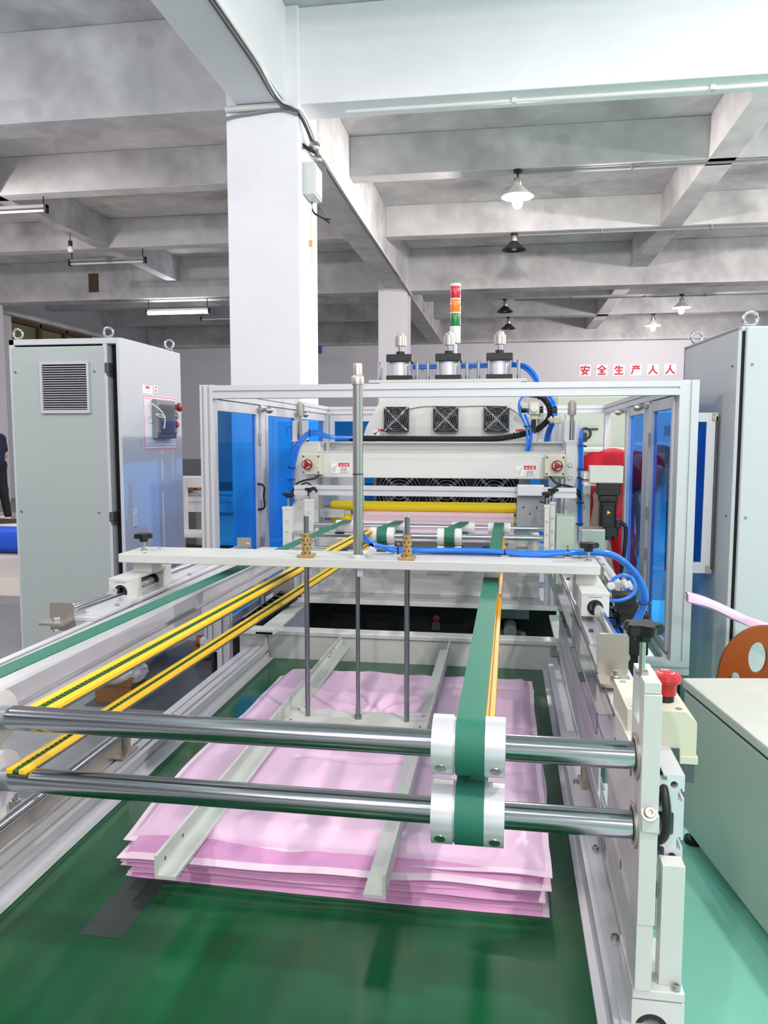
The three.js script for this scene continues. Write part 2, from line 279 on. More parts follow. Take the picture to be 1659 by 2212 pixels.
// ---------------------------------------------------------------- conduits, cables and boxes on the beams
{
  solo('conduit', M.whiteP, [cyl([-1.35, 3.985, -6.6], [9, 3.985, -6.6], 0.017), ...[0, 1.5, 3].map((x) => B(x, x + 0.04, 3.965, 4.0, -6.63, -6.57))], 'white conduit pipe along the underside of the near white beam', 'conduit');
  for (const [z, l] of [[-9.2, 'nearest lit pendant lamp'], [-11.95, 'second, dark pendant lamp'], [-17.4, 'third row of pendant lamps'], [-19.95, 'farthest row of pendant lamps']])
    solo('conduit', M.midgrey, [cyl([0.12, 4.27, z], [9, 4.27, z], 0.014), ...[1.3, 2.8, 4].map((x) => B(x, x + 0.03, 4.25, 4.3, z - 0.03, z + 0.03))], `thin grey conduit pipe running right from the ${l}`, 'conduit', 'conduits to the pendant lamps');
  const run = [[-1.84, 3.99, -2], [-1.84, 3.985, -4.2], [-1.83, 3.98, -5.6], [-1.82, 3.97, -6.33], [-1.72, 3.94, -6.37], [-1.66, 3.84, -6.5], [-1.65, 3.74, -6.75], [-1.68, 3.78, -7.05], [-1.8, 3.97, -7.3], [-1.825, 3.985, -9], [-1.825, 3.985, -12], [-1.83, 3.985, -14.2], [-1.77, 3.9, -14.5]];
  const c = thing('cable_bundle', 'dark cable bundle clipped along the long ceiling beam and round the white column', 'cable', [-1.82, 3.9, -6.4]);
  part(c, 'dark_cable', M.grey, [tube(run, 0.014, 160), tube(run.map(([x, y, z], i) => [x + 0.02, y - 0.02 - 0.012 * (i % 2), z]), 0.008, 160)]);
  part(c, 'white_cable', M.whiteP, tube(run.map(([x, y, z], i) => [x + 0.028, y + 0.006 * (i % 3), z]), 0.011, 160));
  part(c, 'cross_cable', M.midgrey, tube([[-2.36, 3.86, -6.37], [-2.29, 3.9, -6.37], [-2.05, 3.93, -6.37], [-1.82, 3.94, -6.37], [-1.7, 3.9, -6.38]], 0.012, 40));
  part(c, 'white_pipe', M.whiteP, cyl([-2.3, 3.97, -6.37], [-1.84, 3.97, -6.37], 0.025));
  const s = thing('junction_box', 'pale plastic junction box on the right side of the white column', 'box', [-1.66, 3.3, -6.65]);
  part(s, 'case', M.frp, B(-1.7, -1.6, 3.32, 3.58, -6.78, -6.52, 0.006));
  part(s, 'cover', M.whiteP, B(-1.6, -1.592, 3.34, 3.56, -6.76, -6.54, 0.004));
  const e = thing('emergency_lamp', 'small twin emergency lamp with round clear heads at the column top', 'lamp', [-1.63, 3.6, -6.6]);
  part(e, 'head', M.steel, [lathe([[0, 0.05], [0.04, 0.03], [0.05, 0], [0.03, -0.04], [0, -0.05]], [-1.62, 3.72, -6.6], [0, 0, 1]), lathe([[0, 0.04], [0.032, 0.024], [0.04, 0], [0.024, -0.032], [0, -0.04]], [-1.6, 3.63, -6.62], [0, 0, 1])]);
  part(e, 'bracket', M.black, [cyl([-1.7, 3.72, -6.52], [-1.6, 3.66, -6.56], 0.01), cyl([-1.69, 3.69, -6.5], [-1.6, 3.65, -6.55], 0.008)]);
  const w = thing('loose_wire', 'thin loose wires dangling down the right side of the column', 'wire', [-1.68, 2.8, -6.7]);
  part(w, 'black_tail', M.black, [tube([[-1.68, 3.36, -6.74], [-1.67, 3.24, -6.76], [-1.6, 3.2, -6.8], [-1.54, 3.16, -6.82]], 0.008, 20), tube([[-1.67, 3.24, -6.76], [-1.6, 3.2, -6.8], [-1.53, 3.19, -6.82]], 0.006, 16)]);
  part(w, 'thin_wire', M.brass, tube([[-1.68, 3.3, -6.74], [-1.685, 3.15, -6.74], [-1.69, 3.0, -6.74], [-1.68, 2.88, -6.74], [-1.685, 2.78, -6.74]], 0.004, 30));
  part(w, 'connector', M.brass, B(-1.7, -1.67, 2.95, 3.0, -6.75, -6.72));
}
// ---------------------------------------------------------------- lettering
function canvasTex(w, h, draw) {
  const c = document.createElement('canvas'); c.width = w; c.height = h; const x = c.getContext('2d'); draw(x, w, h);
  const t = new THREE.CanvasTexture(c); t.colorSpace = THREE.SRGBColorSpace; return t;
}
function strokes(x, list, x0, y0, s, lw, col) {
  x.strokeStyle = col; x.lineWidth = lw; x.lineCap = 'butt'; x.lineJoin = 'miter';
  for (const l of list) { x.beginPath(); l.forEach(([a, b], i) => i ? x.lineTo(x0 + a * s, y0 + b * s) : x.moveTo(x0 + a * s, y0 + b * s)); x.stroke(); }
}
const GL = {
  an: [[[50, 2], [55, 12]], [[10, 34], [10, 18], [92, 18], [92, 34]], [[48, 26], [28, 66], [80, 94]], [[4, 50], [97, 50]], [[74, 50], [60, 76], [14, 95]]],
  quan: [[[50, 3], [30, 26], [4, 42]], [[50, 3], [70, 26], [97, 42]], [[24, 46], [78, 46]], [[26, 68], [76, 68]], [[50, 46], [50, 92]], [[8, 93], [93, 93]]],
  sheng: [[[28, 6], [20, 28], [6, 44]], [[20, 28], [92, 28]], [[18, 58], [86, 58]], [[52, 3], [52, 92]], [[4, 93], [97, 93]]],
  chan: [[[48, 2], [54, 12]], [[12, 16], [90, 16]], [[32, 22], [38, 34]], [[70, 22], [62, 36]], [[94, 38], [20, 38], [20, 62], [6, 96]]],
  ren: [[[50, 4], [48, 36], [30, 72], [4, 96]], [[49, 40], [66, 72], [97, 96]]],
};
{
  const order = ['an', 'quan', 'sheng', 'chan', 'ren', 'ren'], word = ['first from the left', 'second from the left', 'third from the left', 'fourth from the left', 'fifth from the left', 'last on the right'];
  order.forEach((k, i) => {
    const t = canvasTex(128, 128, (x) => { x.fillStyle = '#eceaf0'; x.fillRect(0, 0, 128, 128); strokes(x, GL[k], 10, 8, 1.08, 17, '#c8243a'); });
    const cx = 2.13 + i * 0.455, cy = 3.205 + 0.0;
    const g = B(cx - 0.155, cx + 0.155, cy - 0.155, cy + 0.155, -22.7, -22.685, 0); frontUV(g);
    solo('letter_sign', std(0xffffff, 0.6, 0, { map: t }), g, `white square with a red Chinese character on the back wall, ${word[i]}`, 'sign', 'red safety letters on the back wall');
  });
  const t = canvasTex(128, 256, (x) => { x.fillStyle = '#1f5fae'; x.fillRect(0, 0, 128, 256); strokes(x, [[[6, 60], [88, 52]], [[10, 90], [96, 82]], [[44, 8], [56, 70], [72, 110], [92, 122], [96, 104]], [[84, 84], [60, 108], [20, 128]], [[70, 14], [84, 30]], [[0, 20], [0, 120]]], 16, 20, 1.0, 12, '#e9eef4'); strokes(x, [[[0, 20], [96, 20]], [[20, 0], [20, 60], [90, 60]]], 20, 190, 0.7, 10, '#e9eef4'); });
  const g = B(-6.1, -5.38, 3.78, 4.42, -22.66, -22.64, 0); frontUV(g);
  solo('blue_sign', std(0xffffff, 0.5, 0, { map: t }), [g], 'blue sign with white characters half hidden behind the white column', 'sign');
}
function frontUV(g) {                                            // print on the faces that look along z
  g.computeBoundingBox(); const b = g.boundingBox, p = g.attributes.position, uv = g.attributes.uv;
  for (let i = 0; i < p.count; i++) uv.setXY(i, (p.getX(i) - b.min.x) / (b.max.x - b.min.x), (p.getY(i) - b.min.y) / (b.max.y - b.min.y));
  return g;
}
function sideUV(g) {
  g.computeBoundingBox(); const b = g.boundingBox, p = g.attributes.position, uv = g.attributes.uv;
  for (let i = 0; i < p.count; i++) uv.setXY(i, (b.max.z - p.getZ(i)) / (b.max.z - b.min.z), (p.getY(i) - b.min.y) / (b.max.y - b.min.y));
  return g;
}
const warnTex = canvasTex(192, 112, (x) => {
  x.fillStyle = '#e8e8e8'; x.fillRect(0, 0, 192, 112); x.strokeStyle = '#77787a'; x.lineWidth = 2; x.strokeRect(2, 2, 188, 108); x.beginPath(); x.moveTo(82, 2); x.lineTo(82, 110); x.stroke();
  x.fillStyle = '#c4262e'; x.fillRect(83, 3, 106, 36); x.fillStyle = '#f6e6e6'; x.beginPath(); x.moveTo(95, 30); x.lineTo(116, 30); x.lineTo(105.5, 11); x.fill();
  strokes(x, [[[10, 10], [18, 22]], [[6, 40], [16, 48]], [[4, 90], [22, 66]], [[36, 20], [92, 20]], [[40, 50], [90, 50]], [[32, 88], [96, 88]], [[64, 20], [64, 88]], [[58, 2], [68, 12]]], 124, 9, 0.24, 3, '#f6e6e6');
  strokes(x, [[[50, 2], [50, 14]], [[12, 14], [90, 14]], [[34, 20], [28, 34]], [[66, 20], [72, 34]], [[4, 36], [96, 36]], [[24, 44], [24, 66], [76, 66], [76, 44], [24, 44]], [[10, 80], [4, 94]], [[30, 76], [34, 96], [70, 96]], [[86, 78], [94, 92]]], 154, 9, 0.24, 3, '#f6e6e6');
  x.fillStyle = '#4a4a4c'; for (const [y, a, b] of [[50, 100, 170], [64, 106, 164], [78, 98, 172], [94, 98, 174]]) for (let u = a; u < b; u += 9) x.fillRect(u, y, 6 + (u % 4), 7);
  x.strokeStyle = '#6a6a6c'; x.beginPath(); x.arc(32, 66, 17, 0, 7); x.stroke(); x.beginPath(); x.arc(32, 66, 6, 0, 7); x.stroke(); x.beginPath(); x.moveTo(40, 44); x.lineTo(70, 14); x.moveTo(48, 60); x.lineTo(72, 26); x.moveTo(20, 98); x.lineTo(52, 86); x.stroke();
});
const handTex = canvasTex(192, 112, (x) => {
  x.fillStyle = '#e8e8e8'; x.fillRect(0, 0, 192, 112); x.strokeStyle = '#77787a'; x.lineWidth = 2; x.strokeRect(2, 2, 188, 108);
  x.fillStyle = '#b3232b'; x.fillRect(83, 3, 106, 40); x.fillStyle = '#f6e6e6'; x.beginPath(); x.moveTo(95, 33); x.lineTo(116, 33); x.lineTo(105.5, 13); x.fill();
  x.fillStyle = '#202124'; x.beginPath(); x.moveTo(14, 60); x.lineTo(40, 66); x.lineTo(66, 44); x.lineTo(72, 54); x.lineTo(54, 74); x.lineTo(58, 88); x.lineTo(30, 86); x.fill();
  x.fillStyle = '#4a4a4c'; for (const [y, a, b] of [[56, 100, 170], [74, 100, 174], [90, 110, 164]]) for (let u = a; u < b; u += 9) x.fillRect(u, y, 6 + (u % 4), 8);
});
const warnMat = std(0xffffff, 0.5, 0, { map: warnTex }), handMat = std(0xffffff, 0.5, 0, { map: handTex });

// ---------------------------------------------------------------- control cabinets
function eyebolt(t, x, y, z, ry = 0, s = 1) {
  const d = [Math.sin(ry), 0, Math.cos(ry)];
  part(t, 'lifting_eye', M.chrome, [torus([x, y + 0.036 * s, z], 0.025 * s, 0.0068 * s, d), lathe([[0, 0.012], [0.014 * s, 0.012], [0.02 * s, 0.006], [0.02 * s, 0]], [x, y, z])]);
}
{
  const X0 = -2.68, X1 = -2.115, Z0 = -3.95, Z1 = -4.62, Y1 = 1.835;
  const t = thing('control_cabinet', 'tall grey-green electrical cabinet at left, its white door ajar', 'cabinet', [-2.36, 0, -4.3]);
  part(t, 'carcass', M.cabW, [B(X0, X1, 0.0, 0.1, Z1, Z0 - 0.02), B(X0, X0 + 0.03, 0.1, Y1, Z1, Z0 - 0.001), B(X0, -2.03, Y1 - 0.03, Y1, Z1, Z0 - 0.001), B(X0, X1, 0.1, Y1 - 0.03, Z1, Z1 + 0.02), B(X1 - 0.02, X1 + 0.004, 0.1, Y1 - 0.03, Z0 - 0.06, Z0 - 0.002), B(X0 + 0.03, X1, 0.1, 0.14, Z1, Z0 - 0.01)]);
  part(t, 'side_panel', M.cabinet, B(X0 + 0.008, X1 - 0.012, 0.1, Y1 - 0.04, Z0 - 0.02, Z0, 0.006));
  part(t, 'dark_inside', M.rubber, B(X0 + 0.04, -2.034, 0.1, Y1 - 0.03, Z1 + 0.02, Z0 - 0.062, 0));
  part(t, 'screw', M.steel, [[X0 + 0.035, 1.66], [X1 - 0.07, 1.66], [X0 + 0.035, 0.9], [X1 - 0.07, 0.9]].map(([x, y]) => screw([x, y, Z0], [0, 0, 1], 0.007)));
  const v = part(t, 'vent_frame', M.alu, [ext([[-2.497, 1.437], [-2.212, 1.437], [-2.212, 1.71], [-2.497, 1.71]], 'z', Z0, Z0 + 0.014, [[[-2.484, 1.455], [-2.484, 1.698], [-2.225, 1.698], [-2.225, 1.455]]])]);
  part(v, 'vent_back', M.dark, B(-2.486, -2.223, 1.452, 1.7, Z0, Z0 + 0.002, 0));
  const slat = B(-2.484, -2.225, 0, 0.002, -0.004, 0.006, 0); slat.rotateX(0.5);
  for (let i = 0; i < 19; i++) part(v, 'slat', M.alu, slat.clone().translate(0, 1.462 + i * 0.0125, Z0 + 0.007));
  for (const y of [1.68, 0.88]) part(t, 'hinge', M.grey, [B(X1 - 0.012, X1 + 0.014, y - 0.03, y + 0.025, Z0 - 0.05, Z0 + 0.003, 0.005), B(X1 - 0.004, X1 + 0.018, y - 0.045, y - 0.03, Z0 - 0.045, Z0, 0.004)]);
  // door, its near edge swung out
  const g = [], A = [-2.012, -3.9], Bp = [-1.995, -4.64], ang = Math.atan2(Bp[0] - A[0], -(Bp[1] - A[1]));
  const L = Math.hypot(Bp[0] - A[0], Bp[1] - A[1]);
  const place = (gg) => { gg.rotateY(-ang); return gg.translate(A[0], 0, A[1]); };   // local: x = out, z = -distance from the near edge
  const door = part(t, 'door', M.cabW, place(B(-0.022, 0, 0.09, 1.825, -L, 0, 0.005)), 'white cabinet door with operator panel');
  const P3 = (n, m, geo, lab) => part(door, n, m, [geo].flat().map(place), lab);
  const cen = (zz) => -(zz);
  const sheetTex = canvasTex(256, 200, (x) => { x.fillStyle = '#e6e6ee'; x.fillRect(0, 0, 256, 200); x.strokeStyle = '#d2596a'; x.lineWidth = 3; x.strokeRect(4, 4, 248, 192); x.lineWidth = 2; x.strokeRect(10, 12, 236, 172); x.fillStyle = '#b9b6c4'; for (let u = 40; u < 216; u += 11) x.fillRect(u, 172, 8, 6); });
  P3('label_sheet', std(0xffffff, 0.4, 0, { map: sheetTex }), sideUV(B(0, 0.0015, 1.236, 1.546, cen(0.66), cen(0.235), 0)));
  const stickerTex = canvasTex(128, 128, (x) => { x.fillStyle = '#ecebf1'; x.fillRect(0, 0, 128, 128); x.fillStyle = '#d0374a'; x.fillRect(40, 12, 50, 38); x.fillStyle = '#9a98a6'; for (let u = 30; u < 100; u += 10) { x.fillRect(u, 70, 7, 5); x.fillRect(u, 86, 7, 5); } x.strokeStyle = '#c0a0b0'; x.strokeRect(4, 4, 120, 120); });
  P3('warning_sticker', std(0xffffff, 0.4, 0, { map: stickerTex }), sideUV(B(0, 0.0015, 1.552, 1.6, cen(0.36), cen(0.235), 0)));
  const tagTex = canvasTex(64, 96, (x) => { x.fillStyle = '#ecebf1'; x.fillRect(0, 0, 64, 96); x.fillStyle = '#d0374a'; x.fillRect(14, 14, 36, 22); x.fillRect(14, 58, 36, 22); });
  P3('small_sticker', std(0xffffff, 0.4, 0, { map: tagTex }), sideUV(B(0, 0.0015, 1.565, 1.605, cen(0.42), cen(0.375), 0)));
  P3('screen_frame', M.midgrey, B(0, 0.035, 1.302, 1.525, cen(0.58), cen(0.34), 0.006));
  P3('screen', std(0x7d7884, 0.5), B(0.035, 0.037, 1.345, 1.495, cen(0.56), cen(0.37), 0));
  P3('screen_cover', M.clear, [B(0.05, 0.053, 1.33, 1.5, cen(0.565), cen(0.35), 0)]);
  P3('screen_foot', M.grey, B(0.03, 0.042, 1.305, 1.338, cen(0.575), cen(0.345), 0.004));
  const es = P3('stop_button', M.redDark, lathe([[0, 0.055], [0.015, 0.056], [0.026, 0.05], [0.027, 0.04], [0.018, 0.024], [0.018, 0]], [0, 1.49, cen(0.62)], [1, 0, 0])); void es;
  P3('push_button', M.steel, [lathe([[0, 0.03], [0.014, 0.03], [0.02, 0.022], [0.02, 0]], [0, 1.437, cen(0.622)], [1, 0, 0])], 'chrome push button');
  P3('push_button', M.red, [lathe([[0, 0.032], [0.015, 0.03], [0.02, 0.022], [0.02, 0]], [0, 1.385, cen(0.624)], [1, 0, 0])], 'red push button');
  P3('key_ring', M.whiteP, [tube([[0.02, 1.5, cen(0.3)], [0.06, 1.46, cen(0.33)], [0.07, 1.42, cen(0.36)], [0.06, 1.36, cen(0.37)]], 0.004, 20), torus([0.07, 1.43, cen(0.31)], 0.025, 0.003, [0.4, 0.9, 0.1])]);
  P3('lock', M.whiteP, [B(0, 0.006, 0.82, 0.92, cen(0.13), cen(0.09), 0.002), B(0.006, 0.01, 0.885, 0.9, cen(0.12), cen(0.1), 0.001)]);
  eyebolt(t, -2.655, Y1, -4.0, 0.1); eyebolt(t, -2.125, Y1, -4.0, 0.1); eyebolt(t, -2.03, Y1, -4.56, 0.5); eyebolt(t, -2.65, Y1, -4.56, 0.3);
}
{
  // right cabinet, seen on its left side and its front
  const t = thing('control_cabinet', 'tall pale grey electrical cabinet at the right edge, closed and plain', 'cabinet', [1.25, 0, -3.77]);
  const rot = (gs) => [gs].flat().map((g) => { g.translate(0, 0, 3.4); g.rotateY(0.075); return g.translate(0.92, 0, -3.4); });   // local: left front edge at x = 0, z = -3.4
  part(t, 'carcass', M.cabR, rot([B(0, 0.016, 0.1, 1.755, -4.13, -3.4, 0.004), B(0, 0.75, 1.735, 1.755, -4.13, -3.4, 0.004), B(0.734, 0.75, 0.1, 1.755, -4.13, -3.4), B(0, 0.75, 0.1, 1.755, -4.13, -4.11), B(0, 0.75, 0, 0.1, -4.11, -3.42)]));
  part(t, 'front_door', M.cabR, rot(B(0.025, 0.745, 0.11, 1.75, -3.4, -3.378, 0.006)));
  part(t, 'seam', M.rubber, rot(B(0.016, 0.03, 0.11, 1.74, -3.42, -3.402, 0)));
  part(t, 'screw', M.steel, rot([[0.05, 1.6], [0.05, 0.98]].map(([x, y]) => screw([x, y, -3.378], [0, 0, 1], 0.006))));
  part(t, 'side_screw', M.grey, rot([[1.6], [0.98]].map(([y]) => screw([0, y, -3.45], [-1, 0, 0], 0.005))));
  const p = off.get(t); void p;
  eyebolt(t, 0.985, 1.755, -3.48, 0.05, 1.12); eyebolt(t, 0.905, 1.755, -4.05, 0.15, 1.05);
}

// ---------------------------------------------------------------- stacking conveyor (low belt between two rails)
{
  const t = thing('stacking_conveyor', 'low wide conveyor with dark green belt between aluminium side rails', 'conveyor', [-0.41, 0, -2]);
  const bl = part(t, 'belt', M.belt, boxUV(B(-0.975, 0.165, 0.374, 0.38, -3.12, 0.05, 0)), 'dark green conveyor belt');
  void bl;
  part(t, 'bed', M.aluDark, [B(-0.98, 0.17, 0.335, 0.373, -3.12, 0.05)]);
  const R = (x0, x1, name, side) => part(t, name, M.alu, ext(slotted(x0, x1, 0.33, 0.437, { t: side > 0 ? [(x0 + x1) / 2 + 0.008] : [x0 + 0.03, x1 - 0.02], [side > 0 ? 'l' : 'r']: [0.412] }, 0.009, 0.008), 'z', -3.12, 0.05), 'slotted aluminium side rail');
  R(0.17, 0.243, 'side_rail', 1); R(-1.06, -0.977, 'side_rail', -1);
  part(t, 'wear_strip', M.alu, [B(-0.979, -0.955, 0.381, 0.386, -3.11, 0.05), B(0.155, 0.171, 0.381, 0.386, -3.11, 0.05)]);
  part(t, 'mounting_plate', M.alu, B(-1.125, -1.055, 0.425, 0.441, -2.0, 0.05)); part(t, 'mounting_plate', M.alu, B(0.18, 0.262, 0.437, 0.443, -1.95, 0.05));
  for (const x of [-1.04, 0.218]) {
    part(t, 'guide_shaft', M.chrome, cyl([x, 0.49, -1.96], [x, 0.49, -1.18], 0.0135, undefined, 28));
    part(t, 'shaft_support', M.nickel, [B(x - 0.02, x + 0.02, 0.442, 0.505, -1.975, -1.955, 0.003), B(x - 0.026, x + 0.034, 0.438, 0.444, -1.99, -1.9, 0.002), B(x - 0.006, x + 0.006, 0.443, 0.48, -1.95, -1.26, 0)]);
  }
  for (const [x, z] of [[0.197, -1.32], [0.197, -1.62], [0.197, -1.08], [-1.085, -1.5], [-1.085, -1.25], [0.25, -1.35], [0.185, -1.94]]) part(t, 'bolt', M.steel, screw([x, 0.444, z], [0, 1, 0], 0.0075));
  // end wall towards the machine
  part(t, 'end_wall', M.paint, [B(-1.1, 0.3, 0.33, 0.49, -3.165, -3.125, 0.004), B(-1.1, 0.3, 0.478, 0.5, -3.19, -3.118, 0.005), B(-1.1, -0.985, 0.33, 0.485, -3.13, -3.1, 0.003)]);
  part(t, 'corner_bracket', M.aluDark, [B(0.185, 0.25, 0.44, 0.475, -3.118, -3.113, 0.001), screw([0.196, 0.468, -3.112], [0, 0, 1], 0.005), screw([0.196, 0.448, -3.112], [0, 0, 1], 0.005)]);
  const mk = (x0, x1, y0, y1, z0, z1) => ext(slotted(x0, x1, z0, z1, { l: [(z0 + z1) / 2], r: [(z0 + z1) / 2], t: [(x0 + x1) / 2], b: [(x0 + x1) / 2] }), 'y', y0, y1);
  for (const [x, z] of [[-1.04, -3.0], [-1.04, -0.2], [0.2, -3.0], [0.2, -0.2]]) part(t, 'leg', M.alu, [mk(x - 0.025, x + 0.025, 0.05, 0.335, z - 0.025, z + 0.025), cyl([x, 0, z], [x, 0.05, z], 0.022)]);
  part(t, 'cross_bar', M.alu, [B(-1.06, 0.243, 0.2, 0.24, -3.02, -2.98), B(-1.06, 0.243, 0.2, 0.24, -0.22, -0.18)]);
  // flat bars that bridge the gap to the machine
  part(t, 'bridge_bar', M.frp, [B(0.2, 0.247, 0.5, 0.512, -3.54, -2.99, 0.002), B(0.2, 0.25, 0.5, 0.52, -3.02, -2.97, 0.002)]); part(t, 'bridge_bar', M.frp, [B(-1.01, -0.935, 0.5, 0.512, -3.54, -3.04, 0.002), B(-1.1, -0.93, 0.5, 0.52, -3.1, -3.04, 0.002)]);
  solo('shadow_strip', M.shadowPatch, B(-0.775, -0.69, 0.38, 0.3806, -1.52, -1.275, 0), 'dark grey strip painting the shadow of the left angle bar on the green belt', 'tape');  // dark strip paints the cast shadow of the left angle bar
}
// ---------------------------------------------------------------- stack of pink pads
{
  // each pad: front edge z at the left and right, x range, base height, thickness; welded edges lie lower and lighter
  const pads = [
    ['topmost pink film pad of the stack, pressed by the two white angle bars', 0, -1.5, -1.487, -2.74, -0.797, 0.101, 0.4495, 0.0175],
    ['second pink pad from the top, jutting out on both sides of the stack', 1, -1.452, -1.473, -2.72, -0.785, 0.106, 0.433, 0.0185],
    ['third pink pad from the top, just under the widest one', 2, -1.465, -1.478, -2.71, -0.782, 0.085, 0.421, 0.0145],
    ['fourth pink pad from the top, its pale rim showing in front', 3, -1.468, -1.466, -2.72, -0.79, 0.09, 0.4085, 0.0145],
    ['fifth pink pad from the top, second from the belt', 4, -1.47, -1.469, -2.7, -0.78, 0.076, 0.3955, 0.0155],
    ['bottom pink pad lying on the green belt', 5, -1.474, -1.458, -2.72, -0.788, 0.09, 0.3815, 0.0165],
  ];
  const NX = 72, NZ = 84;
  for (const [label, id, zl, zr, zb, xl, xr, y0, th] of pads) {
    const t = thing('pink_pad', label, 'pad', [-0.35, y0, -2.1], 'pink film pads stacked on the conveyor');
    const rim = id === 1 ? 0.012 : id ? 0.008 : 0.015;
    // height profile: cushion rises from the welded rim; creases by noise
    const pt = (u, v, top) => {
      const bl = id === 0 ? 0.022 * Math.sin(Math.min(1, v * 1.6) * Math.PI) * (1 - u) ** 2 : 0.006 * Math.sin(v * 9 + id);
      const zf = zl + (zr - zl) * u + 0.006 * noise.noise(u * 5, id * 3.1, 0.5) * 1.4, bk = zb + 0.02 * noise.noise(u * 3, id * 2.7, 4.2);
      let x = xl + (xr - xl) * u - bl + 0.006 * noise.noise(v * 6, id * 5.2, 8), z = zf + (bk - zf) * v;
      if (v > 0.94 && u < 0.06) { const k = (v - 0.94) / 0.06 * (0.06 - u) / 0.06; x += 0.035 * k; z += 0.02 * k; }
      const e = Math.min(u * 0.89, (1 - u) * 0.89, v * 1.22, (1 - v) * 1.22);
      const s = Math.max(0, Math.min(1, (e - rim) / (id ? 0.009 : 0.02))), c = s * s * (3 - 2 * s);
      const wob = 0.0035 * noise.noise(u * 6, v * 2 + id * 9, 1.7);
      let y = wob + (e < rim ? 0.0 : 0);
      if (top) {
        let cr = 0.5 * noise.noise(u * 7, v * 3, id * 4 + 2.2) + 0.35 * Math.abs(noise.noise(u * 13, v * 7, id * 4 + 5.2));
        if (id === 0) {
          const rx = u - 0.44, rz = v - 0.63, rr = Math.hypot(rx, rz), an = Math.atan2(rz, rx);
          cr += 0.5 * Math.cos(an * 9 + 0.6) * Math.exp(-((rr - 0.1) ** 2) / 0.008) - 0.6 * Math.exp(-rr * rr / 0.0012);
          cr -= 0.55 * Math.exp(-(((v - 0.36) / 0.006) ** 2)) * (u > 0.3 ? 1 : 0) + 0.5 * Math.exp(-(((v - 0.62) / 0.008) ** 2)) * (u > 0.45 ? 1 : 0) + 0.4 * Math.exp(-(((v - 0.88) / 0.007) ** 2)) * (u > 0.5 ? 1 : 0);
          for (const [ku, kw] of [[0.6, 0.02], [0.655, 0.008], [0.75, 0.02]]) cr += 0.45 * Math.exp(-(((u - ku - 0.05 * (v - 0.5)) / kw) ** 2)) * (v > 0.25 && v < 0.8 ? 1 : 0);
          cr += 0.5 * Math.exp(-(((v - 0.06) / 0.02) ** 2)) * Math.abs(noise.noise(u * 24, 3.3, 1.1)) * (u > 0.25 ? 2.2 : 0.5);
        }
        y += th * c * (0.86 + 0.0) + (id === 0 ? 0.018 : 0.005) * cr * c;
        y += 0.0012;
      }
      const droop = id === 0 ? -0.003 * Math.exp(-e / 0.012) * (v < 0.3 || u < 0.05 ? 1 : 0.4) : -0.004 * Math.exp(-e / 0.01);
      const floorY = 0.3808 - y0;
      return [x, Math.max(y0 + y + droop * (1 - (top ? 0 : 0.0)), y0 + floorY + (top ? 0.0012 : 0)), z];
    };
    const inRim = (u, v) => { const e = Math.min(u * 0.89, (1 - u) * 0.89, v * 1.22, (1 - v) * 1.22); return e < rim * 0.8; };
    const body = [], edge = [];
    const us = Array.from({ length: NX + 1 }, (_, i) => i / NX), vs = Array.from({ length: NZ + 1 }, (_, i) => i / NZ);
    const grid = (top) => us.map((u) => vs.map((v) => pt(u, v, top)));
    const T = grid(true), Bm = grid(false);
    for (let i = 0; i < NX; i++) for (let j = 0; j < NZ; j++) {
      const dst = inRim((i + 0.5) / NX, (j + 0.5) / NZ) ? edge : body;
      const q = [T[i][j], T[i + 1][j], T[i + 1][j + 1], T[i][j + 1]], w = [Bm[i][j], Bm[i + 1][j], Bm[i + 1][j + 1], Bm[i][j + 1]];
      dst.push(q[0], q[1], q[2], q[0], q[2], q[3]);
      if (id > 0 || dst === edge) dst.push(w[0], w[2], w[1], w[0], w[3], w[2]); else body.push(w[0], w[2], w[1], w[0], w[3], w[2]);
    }
    const wall = (A, C) => { for (let i = 0; i < A.length - 1; i++) edge.push(A[i], C[i], C[i + 1], A[i], C[i + 1], A[i + 1]); };
    wall(us.map((_, i) => T[i][0]), us.map((_, i) => Bm[i][0])); wall(us.map((_, i) => T[NX - i][NZ]), us.map((_, i) => Bm[NX - i][NZ]));
    wall(vs.map((_, j) => T[NX][j]), vs.map((_, j) => Bm[NX][j])); wall(vs.map((_, j) => T[0][NZ - j]), vs.map((_, j) => Bm[0][NZ - j]));
    const mk = (a) => { const g = new THREE.BufferGeometry(); g.setAttribute('position', new THREE.Float32BufferAttribute(a.flat(), 3)); return toCreasedNormals(g, 1.0); };
    part(t, 'film', id === 0 ? M.pink : M.pinkDeep, mk(body));
    part(t, 'welded_rim', id === 2 || id === 4 ? M.pink : M.pinkEdge, mk(edge), 'paler welded film rim');
  }
}
